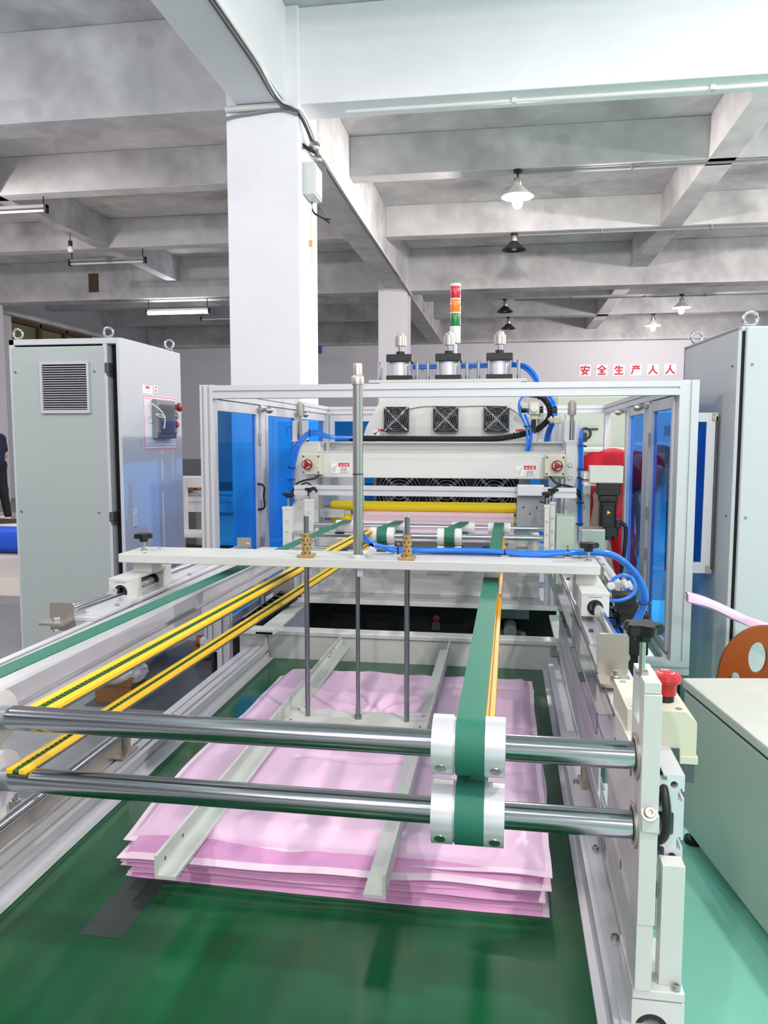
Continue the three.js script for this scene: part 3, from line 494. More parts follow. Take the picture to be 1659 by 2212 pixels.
// ---------------------------------------------------------------- press frame lying on the pads, its rods through the crossbar
{
  const t = thing('press_frame', 'white press frame of two angle bars with three thin rods, on the pads', 'press frame', [-0.42, 0.44, -2.25]);
  const Lsec = (x, dir) => { const w = 0.042 * dir, k = 0.006 * dir, p = [[x, 0.467], [x + w, 0.467], [x + w, 0.473], [x + k, 0.473], [x + k, 0.512], [x, 0.512]]; return dir > 0 ? p : p.reverse(); };
  const lb = part(t, 'angle_bar', M.frp, ext(Lsec(-0.65, 1), 'z', -3.03, -1.335));
  part(lb, 'bolt_hole', M.grey, [[-1.37, 0.488], [-1.455, 0.49], [-2.85, 0.49]].map(([z, y]) => cyl([-0.6445, y, z], [-0.6435, y, z], 0.004, undefined, 10)));
  part(lb, 'red_mark', M.red, [tube([[-0.6435, 0.495, -2.78], [-0.6435, 0.486, -2.81], [-0.6435, 0.504, -2.84]], 0.0015, 8, 5), tube([[-0.6435, 0.495, -2.88], [-0.6435, 0.49, -2.9]], 0.0015, 6, 5)]);
  const rb = part(t, 'angle_bar', M.frp, ext(Lsec(-0.205, -1).map(([x, y]) => [x, y]), 'z', -3.02, -1.335));
  void rb;
  part(t, 'cross_plate', M.paint, [B(-0.63, -0.215, 0.473, 0.48, -2.265, -2.135, 0.001), B(-0.65, -0.642, 0.473, 0.508, -2.25, -2.15, 0.001)]);
  part(t, 'plate_screw', M.nickel, [[-0.612, -2.155], [-0.612, -2.245], [-0.232, -2.155], [-0.232, -2.245]].map(([x, z]) => screw([x, 0.481, z], [0, 1, 0], 0.004)));
  for (const [x, top, r] of [[-0.572, 1.077, 0.0073], [-0.276, 1.079, 0.0076]]) part(t, 'guide_rod', M.rod, [cyl([x, 0.48, -2.2], [x, top, -2.2], r, undefined, 20), cyl([x, top, -2.2], [x, top + 0.003, -2.2], r * 0.98, r * 0.75)]);
  part(t, 'piston_rod', M.rod, [cyl([-0.42, 0.495, -2.2], [-0.42, 0.95, -2.2], 0.006), cyl([-0.42, 0.48, -2.2], [-0.42, 0.492, -2.2], 0.0105, undefined, 6), cyl([-0.42, 0.492, -2.2], [-0.42, 0.52, -2.2], 0.0068)]);
}
// star knob with its screw: base centre, radius, height of the screw
function starKnob(t, x, y, z, r, stem, n = 5) {
  const pts = []; for (let i = 0; i < 60; i++) { const a = i / 60 * 2 * Math.PI, q = r * (0.9 + 0.1 * Math.cos(n * a)) * (0.94 + 0.06 * Math.cos(n * a)); pts.push([x + q * Math.cos(a), z + q * Math.sin(a)]); }
  const h = r * 0.85, y0 = y + stem;
  const sm = (s) => pts.map(([a, b]) => [x + (a - x) * s, z + (b - z) * s]);
  const k = part(t, 'star_knob', M.black, [ext(pts, 'y', y0 + h * 0.5, y0 + h * 0.88), ext(sm(0.92), 'y', y0 + h * 0.88, y0 + h), ext(sm(0.92), 'y', y0 + h * 0.42, y0 + h * 0.5), lathe([[0, 0], [r * 0.42, 0], [r * 0.46, h * 0.45], [r * 0.5, h * 0.5]], [x, y0, z])]);
  part(k, 'knob_screw', M.steel, [cyl([x, y, z], [x, y0, z], r * 0.15), cyl([x, y, z], [x, y + r * 0.16, z], r * 0.33, undefined, 6)]);
}
// ---------------------------------------------------------------- sliding gantry over the conveyor
{
  const t = thing('gantry', 'white crossbar gantry on sliding blocks carrying the tall steel air cylinder', 'gantry', [-0.43, 0.85, -2.2]);
  part(t, 'crossbar', M.paintW, B(-1.145, 0.258, 0.931, 0.957, -2.335, -2.172, 0.002));
  part(t, 'air_cylinder', M.steel, [cyl([-0.4185, 0.962, -2.2], [-0.4185, 1.46, -2.2], 0.0145, undefined, 32)]);
  part(t, 'cylinder_band', M.black, torus([-0.4185, 1.2, -2.2], 0.0147, 0.0016, [0, 1, 0]));
  part(t, 'cylinder_head', M.nickel, [lathe([[0.0125, 0.018], [0.0125, 0.055], [0.011, 0.06], [0, 0.06]], [-0.4185, 1.452, -2.2]), lathe([[0.0145, 0], [0.0175, 0.001], [0.0175, 0.022], [0.015, 0.026], [0.0125, 0.027]], [-0.4185, 1.452, -2.2])]);
  part(t, 'cylinder_foot', M.alu, [lathe([[0.015, 0.014], [0.022, 0.012], [0.024, 0.004], [0.024, 0]], [-0.4185, 0.955, -2.2]), B(-0.42, -0.402, 0.905, 0.931, -2.21, -2.19, 0)]);
  part(t, 'hose_fitting', M.whiteP, [cyl([-0.403, 0.972, -2.2], [-0.385, 0.978, -2.2], 0.0075), cyl([-0.387, 0.97, -2.2], [-0.377, 0.99, -2.195], 0.008)]);
  for (const x of [-0.572, -0.276]) {
    const b = part(t, 'bushing', M.brass, [cyl([x, 0.962, -2.2], [x, 1.028, -2.2], 0.0135, undefined, 28), B(x - 0.023, x + 0.023, 0.957, 0.963, -2.225, -2.175, 0.001)], 'brass flanged bushing dotted with graphite plugs');
    const dots = []; for (let r = 0; r < 5; r++) for (let k = 0; k < 6; k++) { const a = (k + (r % 2) * 0.5) / 6 * 2 * Math.PI, y = 0.97 + r * 0.0125; dots.push(cyl([x + 0.0125 * Math.sin(a), y, -2.2 + 0.0125 * Math.cos(a)], [x + 0.0139 * Math.sin(a), y, -2.2 + 0.0139 * Math.cos(a)], 0.0024, undefined, 8)); }
    part(b, 'graphite_plug', M.dark, dots);
    part(b, 'flange_screw', M.steel, [[-0.018, -0.02], [0.018, -0.02], [-0.018, 0.02], [0.018, 0.02]].map(([dx, dz]) => screw([x + dx, 0.964, -2.2 + dz], [0, 1, 0], 0.004)));
  }
  for (const [x, s, n] of [[-1.103, 1, 'L'], [0.238, -1, 'R']]) {
    part(t, 'riser', M.paintW, B(x - 0.03 + 0.012 * s, x + 0.03 + 0.012 * s, 0.895, 0.931, -2.29, -2.215, 0.002));
    const b = part(t, 'slide_block', M.paintW, [
      ext([[x - 0.036, 0.832], [x + 0.036, 0.832], [x + 0.036, 0.888], [x - 0.036, 0.888]], 'z', -2.16, -2.1, [circ(x, 0.856, 0.021)]),
      ext([[x - 0.036, 0.832], [x + 0.036, 0.832], [x + 0.036, 0.888], [x - 0.036, 0.888]], 'z', -2.37, -2.31, [circ(x, 0.856, 0.021)]),
      B(x - 0.037, x + 0.037, 0.888, 0.896, -2.37, -2.1, 0.0015), B(x - 0.037, x - 0.029, 0.84, 0.888, -2.31, -2.16, 0.001)], 'white bearing block riding the shaft');
    part(b, 'bearing_ring', M.black, [-2.1, -2.31].map((z) => ext(circ(x, 0.856, 0.0205), 'z', z - 0.02, z - 0.001, [circ(x, 0.856, 0.0135)])));
    part(b, 'block_seam', M.dark, B(x - 0.018, x + 0.018, 0.8835, 0.8845, -2.101, -2.0995, 0));
    starKnob(t, x + 0.0 + (s > 0 ? 0.003 : -0.005), 0.957, -2.25, 0.029, 0.028);
    part(t, 'top_screw', M.grey, [[x + 0.03, -2.2], [x - 0.025, -2.3], [x + 0.03, -2.3]].map(([a, z]) => cyl([a, 0.957, z], [a, 0.9576, z], 0.006, undefined, 12)));
    void n;
  }
}
// ---------------------------------------------------------------- upper side beams with their shafts
{
  const beam = (t, xf, xn, X0, X1, y0, y1, zf, zn, s) => {          // section at the near end, sheared towards xf at the far end
    const g = ext(slotted(X0, X1, y0, y1, s, 0.013, 0.022), 'z', zf, zn), p = g.attributes.position;
    for (let i = 0; i < p.count; i++) p.setX(i, p.getX(i) + (xf - xn) * (zn - p.getZ(i)) / (zn - zf));
    g.deleteAttribute('normal'); return toCreasedNormals(g, 0.5);
  };
  const L = thing('table_rail', 'long white aluminium beam on the left, under the pale green strip belt', 'beam', [-1, 0.75, -2.2]);
  part(L, 'profile', M.alu, beam(L, -0.93, -0.935, -1.075, -0.935, 0.752, 0.826, -3.22, -0.7, { r: [0.782], t: [-1.05] }));
  part(L, 'shaft_base', M.alu, [B(-1.15, -1.05, 0.826, 0.838, -3.15, -1.86, 0.002), B(-1.1, -1.085, 0.836, 0.848, -3.1, -1.9, 0.001)]);
  part(L, 'guide_shaft', M.chrome, cyl([-1.07, 0.856, -3.14], [-1.122, 0.856, -1.86], 0.0128, undefined, 28));
  part(L, 'end_plate', M.nickel, [ext(rrect(-1.175, -1.107, 0.8, 0.874, 0.006), 'z', -1.862, -1.856), ext(rrect(-1.175, -1.107, -1.857, -1.8, 0.006), 'y', 0.826, 0.832), screw([-1.14, 0.834, -1.83], [0, 1, 0], 0.01)]);
  part(L, 'far_plate', M.nickel, ext(rrect(-1.12, -1.06, 0.83, 0.885, 0.005), 'z', -3.155, -3.148));
  for (const [x, z] of [[-1.062, -2.0], [-1.062, -1.7], [-1.06, -2.5], [-1.06, -2.9]]) part(L, 'bolt', M.steel, screw([x, 0.84, z], [0, 1, 0], 0.006));
  for (const z of [-1.35, -3.05]) part(L, 'leg', M.alu, ext(slotted(-1.17, -1.12, z - 0.025, z + 0.025, { r: [z], l: [z], t: [-1.145], b: [-1.145] }), 'y', 0, 0.75));
  part(L, 'leg_bracket', M.alu, [B(-1.17, -1.0, 0.7, 0.752, -1.375, -1.325), B(-1.17, -1.0, 0.7, 0.752, -3.075, -3.025)]);
  const Rr = thing('table_rail', 'long white aluminium beam on the right, its hollow cut end facing the viewer', 'beam', [0.23, 0.66, -2.2]);
  const zE = -1.17, hole = (x0, x1, y0, y1, r = 0.004) => rrect(x0, x1, y0, y1, r, 3);
  part(Rr, 'profile', M.alu, [
    ext(slotted(0.2, 0.268, 0.667, 0.805, { r: [0.775, 0.7], t: [0.233], l: [0.775, 0.7] }, 0.011, 0.009), 'z', -3.22, zE, [hole(0.214, 0.254, 0.712, 0.748), circ(0.253, 0.79, 0.0055, 0.0055, 14).slice(), circ(0.216, 0.79, 0.0055, 0.0055, 14), hole(0.226, 0.242, 0.755, 0.778), circ(0.253, 0.679, 0.006, 0.006, 14), circ(0.216, 0.679, 0.006, 0.006, 14), hole(0.226, 0.242, 0.676, 0.694)]),
    ]);
  part(Rr, 'hollow', M.dark, [B(0.213, 0.255, 0.711, 0.749, -1.3, -1.28, 0), B(0.225, 0.243, 0.754, 0.779, -1.25, -1.24, 0)]);
  part(Rr, 'shaft_base', M.alu, [B(0.205, 0.28, 0.805, 0.815, -3.15, -1.9, 0.002), B(0.236, 0.25, 0.812, 0.842, -3.15, -1.64, 0.001)]);
  part(Rr, 'guide_shaft', M.chrome, cyl([0.24, 0.856, -3.14], [0.243, 0.856, -1.62], 0.0128, undefined, 28));
  part(Rr, 'end_plate', M.nickel, [ext(rrect(0.19, 0.252, 0.82, 0.905, 0.008), 'z', -1.622, -1.616), ext(rrect(0.19, 0.252, -1.617, -1.545, 0.008), 'y', 0.815, 0.821)], 'bent steel end plate');
  part(Rr, 'end_bolt', M.steel, [screw([0.224, 0.822, -1.58], [0, 1, 0], 0.012), cyl([0.224, 0.82, -1.58], [0.224, 0.84, -1.58], 0.008, undefined, 6)]);
  part(Rr, 'clear_guard', M.clear, [B(0.166, 0.169, 0.775, 0.812, -3.2, -1.4, 0), B(0.166, 0.198, 0.809, 0.812, -3.2, -1.4, 0)], 'clear plastic guard strip');
  part(Rr, 'guard_edge', M.grey, [B(0.1655, 0.167, 0.774, 0.776, -3.2, -1.4, 0), B(0.1655, 0.168, 0.811, 0.8135, -3.2, -1.4, 0), B(0.1965, 0.199, 0.808, 0.8135, -3.2, -1.4, 0)]);
  part(Rr, 'guard_screw', M.chrome, [[-2.2], [-2.215], [-3.05]].map(([z]) => screw([0.186, 0.813, z], [0, 1, 0], 0.004)));
  for (const z of [-2.0, -2.4, -2.75]) part(Rr, 'bolt', M.grey, screw([0.218, 0.816, z], [0, 1, 0], 0.006));
  part(Rr, 'side_panel', M.alu, B(0.215, 0.22, 0.46, 0.667, -3.1, -1.75, 0.001));
  for (const z of [-2.3]) part(Rr, 'leg', M.alu, ext(slotted(0.232, 0.268, z - 0.02, z + 0.02, { r: [z], l: [z] }), 'y', 0, 0.667));
  part(Rr, 'leg', M.alu, ext(slotted(0.232, 0.268, -3.12, -3.08, { r: [-3.1], l: [-3.1] }), 'y', 0, 0.667));
}
// ---------------------------------------------------------------- near roller brackets, rollers, pulleys
{
  const t = thing('roller_bracket', 'white roller bracket at the right with a star knob on top, riding the low shaft', 'bracket', [0.22, 0.44, -1.2]);
  part(t, 'side_plate', M.paintW, [
    ext([[-1.12, 0.515], [-1.12, 0.942], [-1.215, 0.942], [-1.215, 0.83], [-1.46, 0.815], [-1.46, 0.5], [-1.13, 0.5]].reverse(), 'x', 0.197, 0.219, [rrect(-1.2, -1.15, 0.885, 0.93, 0.003, 2), rrect(-1.142, -1.134, 0.76, 0.8, 0.003, 2)])]);
  part(t, 'top_block', M.paintW, B(0.197, 0.2205, 0.9425, 0.959, -1.217, -1.119, 0.0012));
  part(t, 'front_strip', M.paintW, [B(0.1965, 0.2215, 0.771, 0.942, -1.125, -1.116, 0.001), B(0.1985, 0.2225, 0.742, 0.768, -1.13, -1.112, 0.001), B(0.1965, 0.2215, 0.6, 0.741, -1.125, -1.116, 0.001), B(0.1965, 0.22, 0.498, 0.6, -1.125, -1.1175, 0.001)]);
  part(t, 'outer_post', M.paintW, [B(0.2335, 0.2655, 0.498, 0.683, -1.165, -1.135, 0.001)]);
  part(t, 'bearing_block', M.paintW, [ext(rrect(0.194, 0.268, 0.416, 0.482, 0.002, 2), 'z', -1.25, -1.12, [circ(0.2225, 0.438, 0.024)]), B(0.194, 0.268, 0.4835, 0.498, -1.25, -1.12, 0.002)]);
  part(t, 'bearing_ring', M.black, ext(circ(0.2225, 0.438, 0.0235), 'z', -1.24, -1.124, [circ(0.2225, 0.438, 0.0145)]));
  part(t, 'block_screw', M.steel, [[0.205, -1.128], [0.257, -1.128]].map(([x, z]) => screw([x, 0.501, z], [0, 1, 0], 0.0062)));
  for (const y of [0.8355, 0.73]) part(t, 'bearing_flange', M.nickel, [ext(circ(-1.16, y, 0.034), 'x', 0.1935, 0.1972, [circ(-1.16, y, 0.024)]), torus([0.1937, y, -1.16], 0.027, 0.0016, [1, 0, 0])]);
  part(t, 'clamp_bolt', M.nickel, [screw([0.2085, 0.772, -1.112], [0, 0.6, 1], 0.008), lathe([[0.0075, 0.001], [0.0115, 0.0008], [0.0115, -0.001]], [0.2085, 0.771, -1.114], [0, 0.6, 1])]);
  part(t, 'plate_hole', M.grey, [[-1.3, 0.77], [-1.38, 0.77], [-1.28, 0.6], [-1.4, 0.6], [-1.21, 0.79]].map(([z, y]) => cyl([0.1965, y, z], [0.1972, y, z], 0.008, undefined, 14)));
  part(t, 'adjusting_nut', M.steel, [cyl([0.208, 0.86, -1.155], [0.208, 0.942, -1.155], 0.005), cyl([0.208, 0.895, -1.155], [0.208, 0.905, -1.155], 0.011, undefined, 6)]);
  starKnob(t, 0.2, 0.959, -1.16, 0.03, 0.05);
  const t2 = copy(t, -1.262, 0, 0, 'white roller bracket out of view at the left end of the near rollers'); void t2;
  const sec = thing('catch_plate', 'pale green catch plate behind the right roller bracket', 'plate', [0.23, 0.55, -1.2]);
  part(sec, 'tongue', M.ctl, ext([...circ(0.2355, 0.62, 0.014, 0.014, 20), ].slice(), 'z', -1.19, -1.18));
  part(sec, 'stem', M.ctl, B(0.2215, 0.236, 0.555, 0.665, -1.19, -1.18, 0.001));
  const cb = solo('control_cable', M.black, tube([[0.23, 0.8, -1.29], [0.236, 0.795, -1.22], [0.2385, 0.78, -1.165], [0.24, 0.75, -1.15], [0.2375, 0.72, -1.15], [0.23, 0.7, -1.17]], 0.0065, 40, 10), 'thick black cable bending down from the emergency stop box beside the bracket', 'cable'); void cb;
  const rl = (y, lab) => {
    const r = thing('near_roller', lab, 'roller', [-0.4, y, -1.16], 'near steel rollers');
    part(r, 'shaft', M.roll, [cyl([-1.06, y, -1.16], [0.1965, y, -1.16], 0.0203, undefined, 40)]);
    const pr = y > 0.8 ? 0.0445 : 0.047;
    for (const x0 of [-0.104, -0.938]) {
      const x1 = x0 + 0.109, p = part(r, 'pulley', M.alu, [ext(circ(-1.16, y, pr, pr, 48), 'x', x0, x0 + 0.032, [circ(-1.16, y, 0.0203, 0.0203, 32)]), ext(circ(-1.16, y, pr - 0.003, pr - 0.003, 48), 'x', x0 + 0.032, x1 - 0.03, [circ(-1.16, y, 0.0203, 0.0203, 32)]), ext(circ(-1.16, y, pr, pr, 48), 'x', x1 - 0.03, x1, [circ(-1.16, y, 0.0203, 0.0203, 32)])]);
      for (const x of [x0 + 0.014, x1 - 0.014]) { const d = [0, -0.52, 0.85]; part(p, 'set_screw', M.steel, [lathe([[0.0035, 0.0006], [0.0065, 0.0012], [0.0085, 0.0008], [0.009, -0.002]], [x, y + d[1] * pr, -1.16 + d[2] * pr], d, 18), cyl([x, y + d[1] * (pr - 0.004), -1.16 + d[2] * (pr - 0.004)], [x, y + d[1] * (pr + 0.0003), -1.16 + d[2] * (pr + 0.0003)], 0.0038, undefined, 6)]); }
      part(p, 'screw_recess', M.dark, [x0 + 0.014, x1 - 0.014].map((x) => { const d = [0, -0.52, 0.85]; return torus([x, y + d[1] * pr, -1.16 + d[2] * pr], 0.0062, 0.0009, d, 18, 6); }));
    }
  };
  rl(0.8355, 'upper near steel roller carrying a pulley and the pale green belt'); rl(0.729, 'lower near steel roller with a pulley, under the upper one');
}
// ---------------------------------------------------------------- strip belts and their guides
{
  const bg = 'green strip belts';
  const b1 = solo('strip_belt', M.greenBelt, loop([-0.047, 0.8355, -1.16, 0.0445], [-0.028, 0.8985, -3.55, 0.026], 0.0215), 'wide green strip belt running from the upper right pulley back to the machine', 'belt', bg);
  const b2 = solo('strip_belt', M.greenBelt, loop([-0.047, 0.729, -1.16, 0.047], [-0.03, 0.815, -3.4, 0.024], 0.0215), 'green strip belt wrapped round the lower right pulley', 'belt', bg);
  const wrap = [[-0.725, 0.905, -3.58], [-0.725, 0.92, -3.57], [-0.725, 0.9245, -3.55]];
  for (let i = 0; i <= 14; i++) { const q = Math.PI / 2 - i / 14 * Math.PI * 1.05; wrap.push([-0.903, 0.8355 + 0.0445 * Math.sin(q), -1.16 + 0.0445 * Math.cos(q)]); }
  const b3 = solo('strip_belt', M.greenBelt, strip(wrap, 0.0215, 0.0025), 'green strip belt lying along the left white beam', 'belt', bg);
  void [b1, b2, b3];
  for (const [x, zf, lab] of [[-0.5365, -3.55, 'short dark green belt over the left white pulleys of the machine'], [-0.2395, -3.55, 'short dark green belt over the middle white pulleys of the machine']]) {
    solo('strip_belt', M.greenBelt, loop([x, 0.8755, -3.4, 0.0365], [x + 0.055, 0.9, zf, 0.026], 0.0215), lab, 'belt', bg);
    solo('strip_belt', M.greenDark, loop([x, 0.8, -3.4, 0.036], [x + 0.03, 0.79, -3.54, 0.026], 0.0215), lab.replace('over', 'under'), 'belt', bg);
  }
  // yellow guides: list of straight rails, near end to far end
  const guide = (a, b, w, lab, side) => {
    const t = thing('belt_guide', lab, 'guide rail', [(a[0] + b[0]) / 2, Math.min(a[1], b[1]) - 0.03, (a[2] + b[2]) / 2], 'yellow belt guides');
    const bar = (dx0, dx1, y0, y1, z0 = a[2], z1 = b[2]) => {
      const g = B(dx0, dx1, y0, y1, z1, z0, 0.001), p = g.attributes.position;
      for (let i = 0; i < p.count; i++) { const k = (a[2] - p.getZ(i)) / (a[2] - b[2]); p.setX(i, p.getX(i) + a[0] + (b[0] - a[0]) * k); p.setY(i, p.getY(i) + a[1] + (b[1] - a[1]) * k); }
      return g;
    };
    const zm = a[2] + (b[2] - a[2]) * 0.42;
    if (side) { part(t, 'yellow_rail', M.amber, [bar(-w, -w * 0.45, -0.012, 0), bar(-w * 0.4, 0, -0.02, -0.006)]); part(t, 'backing', M.aluDark, bar(-w, 0, -0.032, -0.02)); return; }
    for (const [z0, z1] of [[a[2], zm + 0.002], [zm - 0.002, b[2]]]) { part(t, 'yellow_rail', M.yellow, bar(-w / 2, -w * 0.17, -0.008, 0, z0, z1)); part(t, 'yellow_rail', M.yellow, bar(w * 0.17, w / 2, -0.008, 0, z0, z1)); }
    const tg = part(t, 'toothed_belt', M.greenDark, bar(-w * 0.16, w * 0.16, -0.006, -0.002));
    const tooth = []; for (let z = a[2] - 0.01; z > b[2] + 0.8; z -= 0.012) tooth.push(bar(-w * 0.13, w * 0.13, -0.003, 0.0005, z, z - 0.005));
    part(tg, 'teeth', M.greenDark, tooth);
    part(t, 'backing', M.grey, bar(-w / 2, w / 2, -0.013, -0.0085));
  };
  guide([-0.765, 0.853, -1.16], [-0.6, 0.902, -3.38], 0.047, 'upper yellow guide rail with a green toothed belt, left side', 0);
  guide([-0.795, 0.755, -1.14], [-0.59, 0.84, -3.36], 0.034, 'lower yellow guide rail with a green toothed belt, left side', 0);
  guide([-0.012, 0.862, -1.2], [-0.0015, 0.888, -3.36], 0.022, 'amber guide rail along the right edge of the wide green belt', 1);
}
// ---------------------------------------------------------------- emergency stop box by the right bracket
{
  const t = thing('stop_box', 'cream emergency stop box with a big red button, beside the right bracket', 'switch box', [0.26, 0.76, -1.36]);
  part(t, 'lid', M.cream, [ext([[0.201, 0.79], [0.31, 0.79], [0.31, 0.845], [0.292, 0.862], [0.201, 0.862]], 'z', -1.45, -1.285), B(0.284, 0.313, 0.776, 0.79, -1.452, -1.2825, 0.002)]);
  part(t, 'base', M.grey, [B(0.203, 0.309, 0.744, 0.79, -1.448, -1.285, 0.002), B(0.21, 0.284, 0.75, 0.802, -1.292, -1.2825, 0.001)]);
  part(t, 'lid_screw', M.nickel, [[0.215, -1.3], [0.284, -1.3], [0.215, -1.435], [0.284, -1.435]].map(([x, z]) => cyl([x, 0.8615, z], [x, 0.8628, z], 0.006, undefined, 16)));
  part(t, 'gland', M.black, cyl([0.226, 0.775, -1.287], [0.226, 0.775, -1.268], 0.012));
  const b = part(t, 'button', M.red, lathe([[0.0175, 0.012], [0.018, 0.03], [0.024, 0.033], [0.026, 0.039], [0.023, 0.046], [0.014, 0.049], [0, 0.049]], [0.27, 0.862, -1.34], [0, 1, 0], 36));
  part(b, 'collar', M.black, lathe([[0.0145, 0], [0.0145, 0.013], [0.012, 0.013]], [0.27, 0.862, -1.34]));
  part(b, 'arrow', M.whiteP, [0, 2.1, 4.2].map((a) => tube(Array.from({ length: 6 }, (_, i) => { const q = a + i * 0.24; return [0.27 + 0.013 * Math.cos(q), 0.9113, -1.34 + 0.013 * Math.sin(q)]; }), 0.0009, 10, 5)));
}

// ---------------------------------------------------------------- guard enclosure of aluminium posts and blue panes
{
  const t = thing('guard_enclosure', 'white aluminium guard enclosure with blue see-through doors round the machine', 'enclosure', [-0.31, 0.29, -4.7]);
  const up = (x0, x1, z0, z1, y0, y1, s) => ext(slotted(x0, x1, z0, z1, s, 0.01, 0.008), 'y', y0, y1);
  const post = (...a) => part(t, 'post', M.alu, up(...a));
  post(-1.415, -1.352, -3.56, -3.5, 0.345, 1.55, { t: [-1.4, -1.372] }); post(0.722, 0.801, -3.56, -3.5, 0.335, 1.55, { t: [0.765] });
  const rail = (g) => part(t, 'rail', M.alu, g);
  rail(ext(slotted(-3.56, -3.5, 1.487, 1.547, { r: [1.517], b: [-3.53] }, 0.01, 0.008), 'x', -1.352, 0.722));
  rail(ext(slotted(-3.56, -3.5, 0.285, 0.345, { r: [0.315] }, 0.01, 0.008), 'x', -1.44, -1.235)); rail(ext(slotted(-3.56, -3.5, 0.273, 0.335, { r: [0.304] }, 0.01, 0.008), 'x', 0.42, 0.801));
  const ZB = -6.0;
  for (const [x0, x1, sl] of [[-1.405, -1.36, 'r'], [0.7, 0.745, 'l']]) {
    rail(ext(slotted(x0, x1, 1.49, 1.547, { [sl]: [1.518] }, 0.01, 0.008), 'z', ZB, -3.56));
    rail(ext(slotted(x0, x1, 0.285, 0.345, { [sl]: [0.315] }, 0.01, 0.008), 'z', ZB, -3.56));
  }
  rail(ext(slotted(ZB, ZB + 0.05, 1.49, 1.547, { r: [1.518] }, 0.01, 0.008), 'x', -1.36, 0.7)); rail(ext(slotted(ZB, ZB + 0.05, 0.285, 0.345, {}, 0.01, 0.008), 'x', -1.36, 0.7));
  for (const z of [-4.37, -5.1, -5.95]) post(-1.4, -1.362, z, z + 0.05 + (z > -4.5 ? 0.06 : 0), 0.345, 1.49, { r: [z + 0.03] });
  for (const z of [-4.24, -4.9, -5.95]) post(0.702, 0.742, z, z + (z > -4.5 ? 0.13 : 0.06), 0.345, 1.49, { l: [z + 0.03] });
  post(-0.95, -0.91, ZB, ZB + 0.04, 0.345, 1.49, {}); post(0.36, 0.4, ZB, ZB + 0.04, 0.345, 1.49, {});
  for (const [x, z] of [[-1.38, -3.53], [0.76, -3.53], [-1.38, -5.95], [0.72, -5.95]]) part(t, 'levelling_foot', M.black, [cyl([x, 0.02, z], [x, 0.285, z], 0.014), cyl([x, 0, z], [x, 0.025, z], 0.04)]);
  const door = (x0, x1, z0, z1, y0, y1, along, hs) => {            // along 'z' for the sides, 'x' for the back
    const w = 0.036; let fr, pn;
    if (along === 'z') { fr = ext([[z0, y0], [z1, y0], [z1, y1], [z0, y1]], 'x', x0, x1, [[[z0 + w, y0 + w], [z0 + w, y1 - 0.05], [z1 - w, y1 - 0.05], [z1 - w, y0 + w]]]); pn = B((x0 + x1) / 2 - 0.0025, (x0 + x1) / 2 + 0.0025, y0 + w, y1 - 0.05, z0 + w, z1 - w, 0); }
    else { fr = ext([[x0, y0], [x1, y0], [x1, y1], [x0, y1]], 'z', z0, z1, [[[x0 + w, y0 + w], [x0 + w, y1 - 0.05], [x1 - w, y1 - 0.05], [x1 - w, y0 + w]]]); pn = B(x0 + w, x1 - w, y0 + w, y1 - 0.05, (z0 + z1) / 2 - 0.0025, (z0 + z1) / 2 + 0.0025, 0); }
    const d = part(t, 'door', M.alu, fr); part(d, 'pane', M.pane, pn, 'blue transparent pane');
    if (hs) { const [hx, hz] = hs; part(d, 'handle', M.black, tube([[x1, 1.05, hz], [x1 + hx, 1.04, hz], [x1 + hx, 0.98, hz], [x1 + hx, 0.915, hz], [x1, 0.905, hz]], 0.006, 24)); }
    return d;
  };
  door(-1.398, -1.372, -4.24, -3.565, 0.36, 1.485, 'z', [0.035, -4.21]); door(-1.398, -1.372, -5.04, -4.385, 0.36, 1.485, 'z'); door(-1.398, -1.372, -5.88, -5.12, 0.36, 1.485, 'z');
  door(0.71, 0.735, -4.08, -3.565, 0.36, 1.485, 'z'); door(0.71, 0.735, -4.82, -4.27, 0.36, 1.485, 'z');
  door(-1.355, -0.955, ZB + 0.01, ZB + 0.035, 0.36, 1.485, 'x'); door(-0.905, 0.355, ZB + 0.01, ZB + 0.035, 0.36, 1.2, 'x');
  for (const [x, z, s] of [[-1.36, -4.27, 1], [0.7, -4.17, -1], [-1.36, -5.07, 1], [0.7, -4.86, -1]]) part(t, 'latch', M.nickel, [B(x, x + 0.02 * s, 1.455, 1.475, z - 0.05, z + 0.05, 0.003), cyl([x + 0.02 * s, 1.465, z], [x + 0.06 * s, 1.458, z], 0.009), lathe([[0, 0.03], [0.016, 0.02], [0.02, 0], [0.008, -0.02]], [x + 0.04 * s, 1.46, z + 0.01], [s, 0, 0])]);
  part(t, 'hinge', M.nickel, [0.93, 0.72, 1.3].map((y) => [B(-1.372, -1.362, y - 0.03, y + 0.03, -4.26, -4.235, 0.002), B(0.7, 0.71, y - 0.03, y + 0.03, -4.1, -4.08, 0.002)]));
  // the swung-open flap door right of the front post
  const d = thing('flap_door', 'small white framed flap door with a narrow blue pane, right of the front post', 'door', [0.82, 0.71, -3.585]);
  part(d, 'frame', M.alu, ext([[0.74, 0.712], [0.893, 0.714], [0.896, 1.414], [0.74, 1.414]], 'z', -3.6, -3.575, [[[0.765, 0.762], [0.765, 1.375], [0.853, 1.375], [0.85, 0.762]]]));
  part(d, 'pane', M.pane, B(0.763, 0.854, 0.76, 1.377, -3.59, -3.587, 0), 'blue transparent pane');
  part(d, 'edge_bar', M.grey, [B(0.889, 0.9, 0.73, 1.4, -3.606, -3.57, 0.002)]);
  part(d, 'hinge_plate', M.nickel, [B(0.874, 0.9, 1.378, 1.414, -3.574, -3.57, 0.002), screw([0.882, 1.405, -3.57], [0, 0, 1], 0.004), screw([0.882, 1.387, -3.57], [0, 0, 1], 0.004)]);
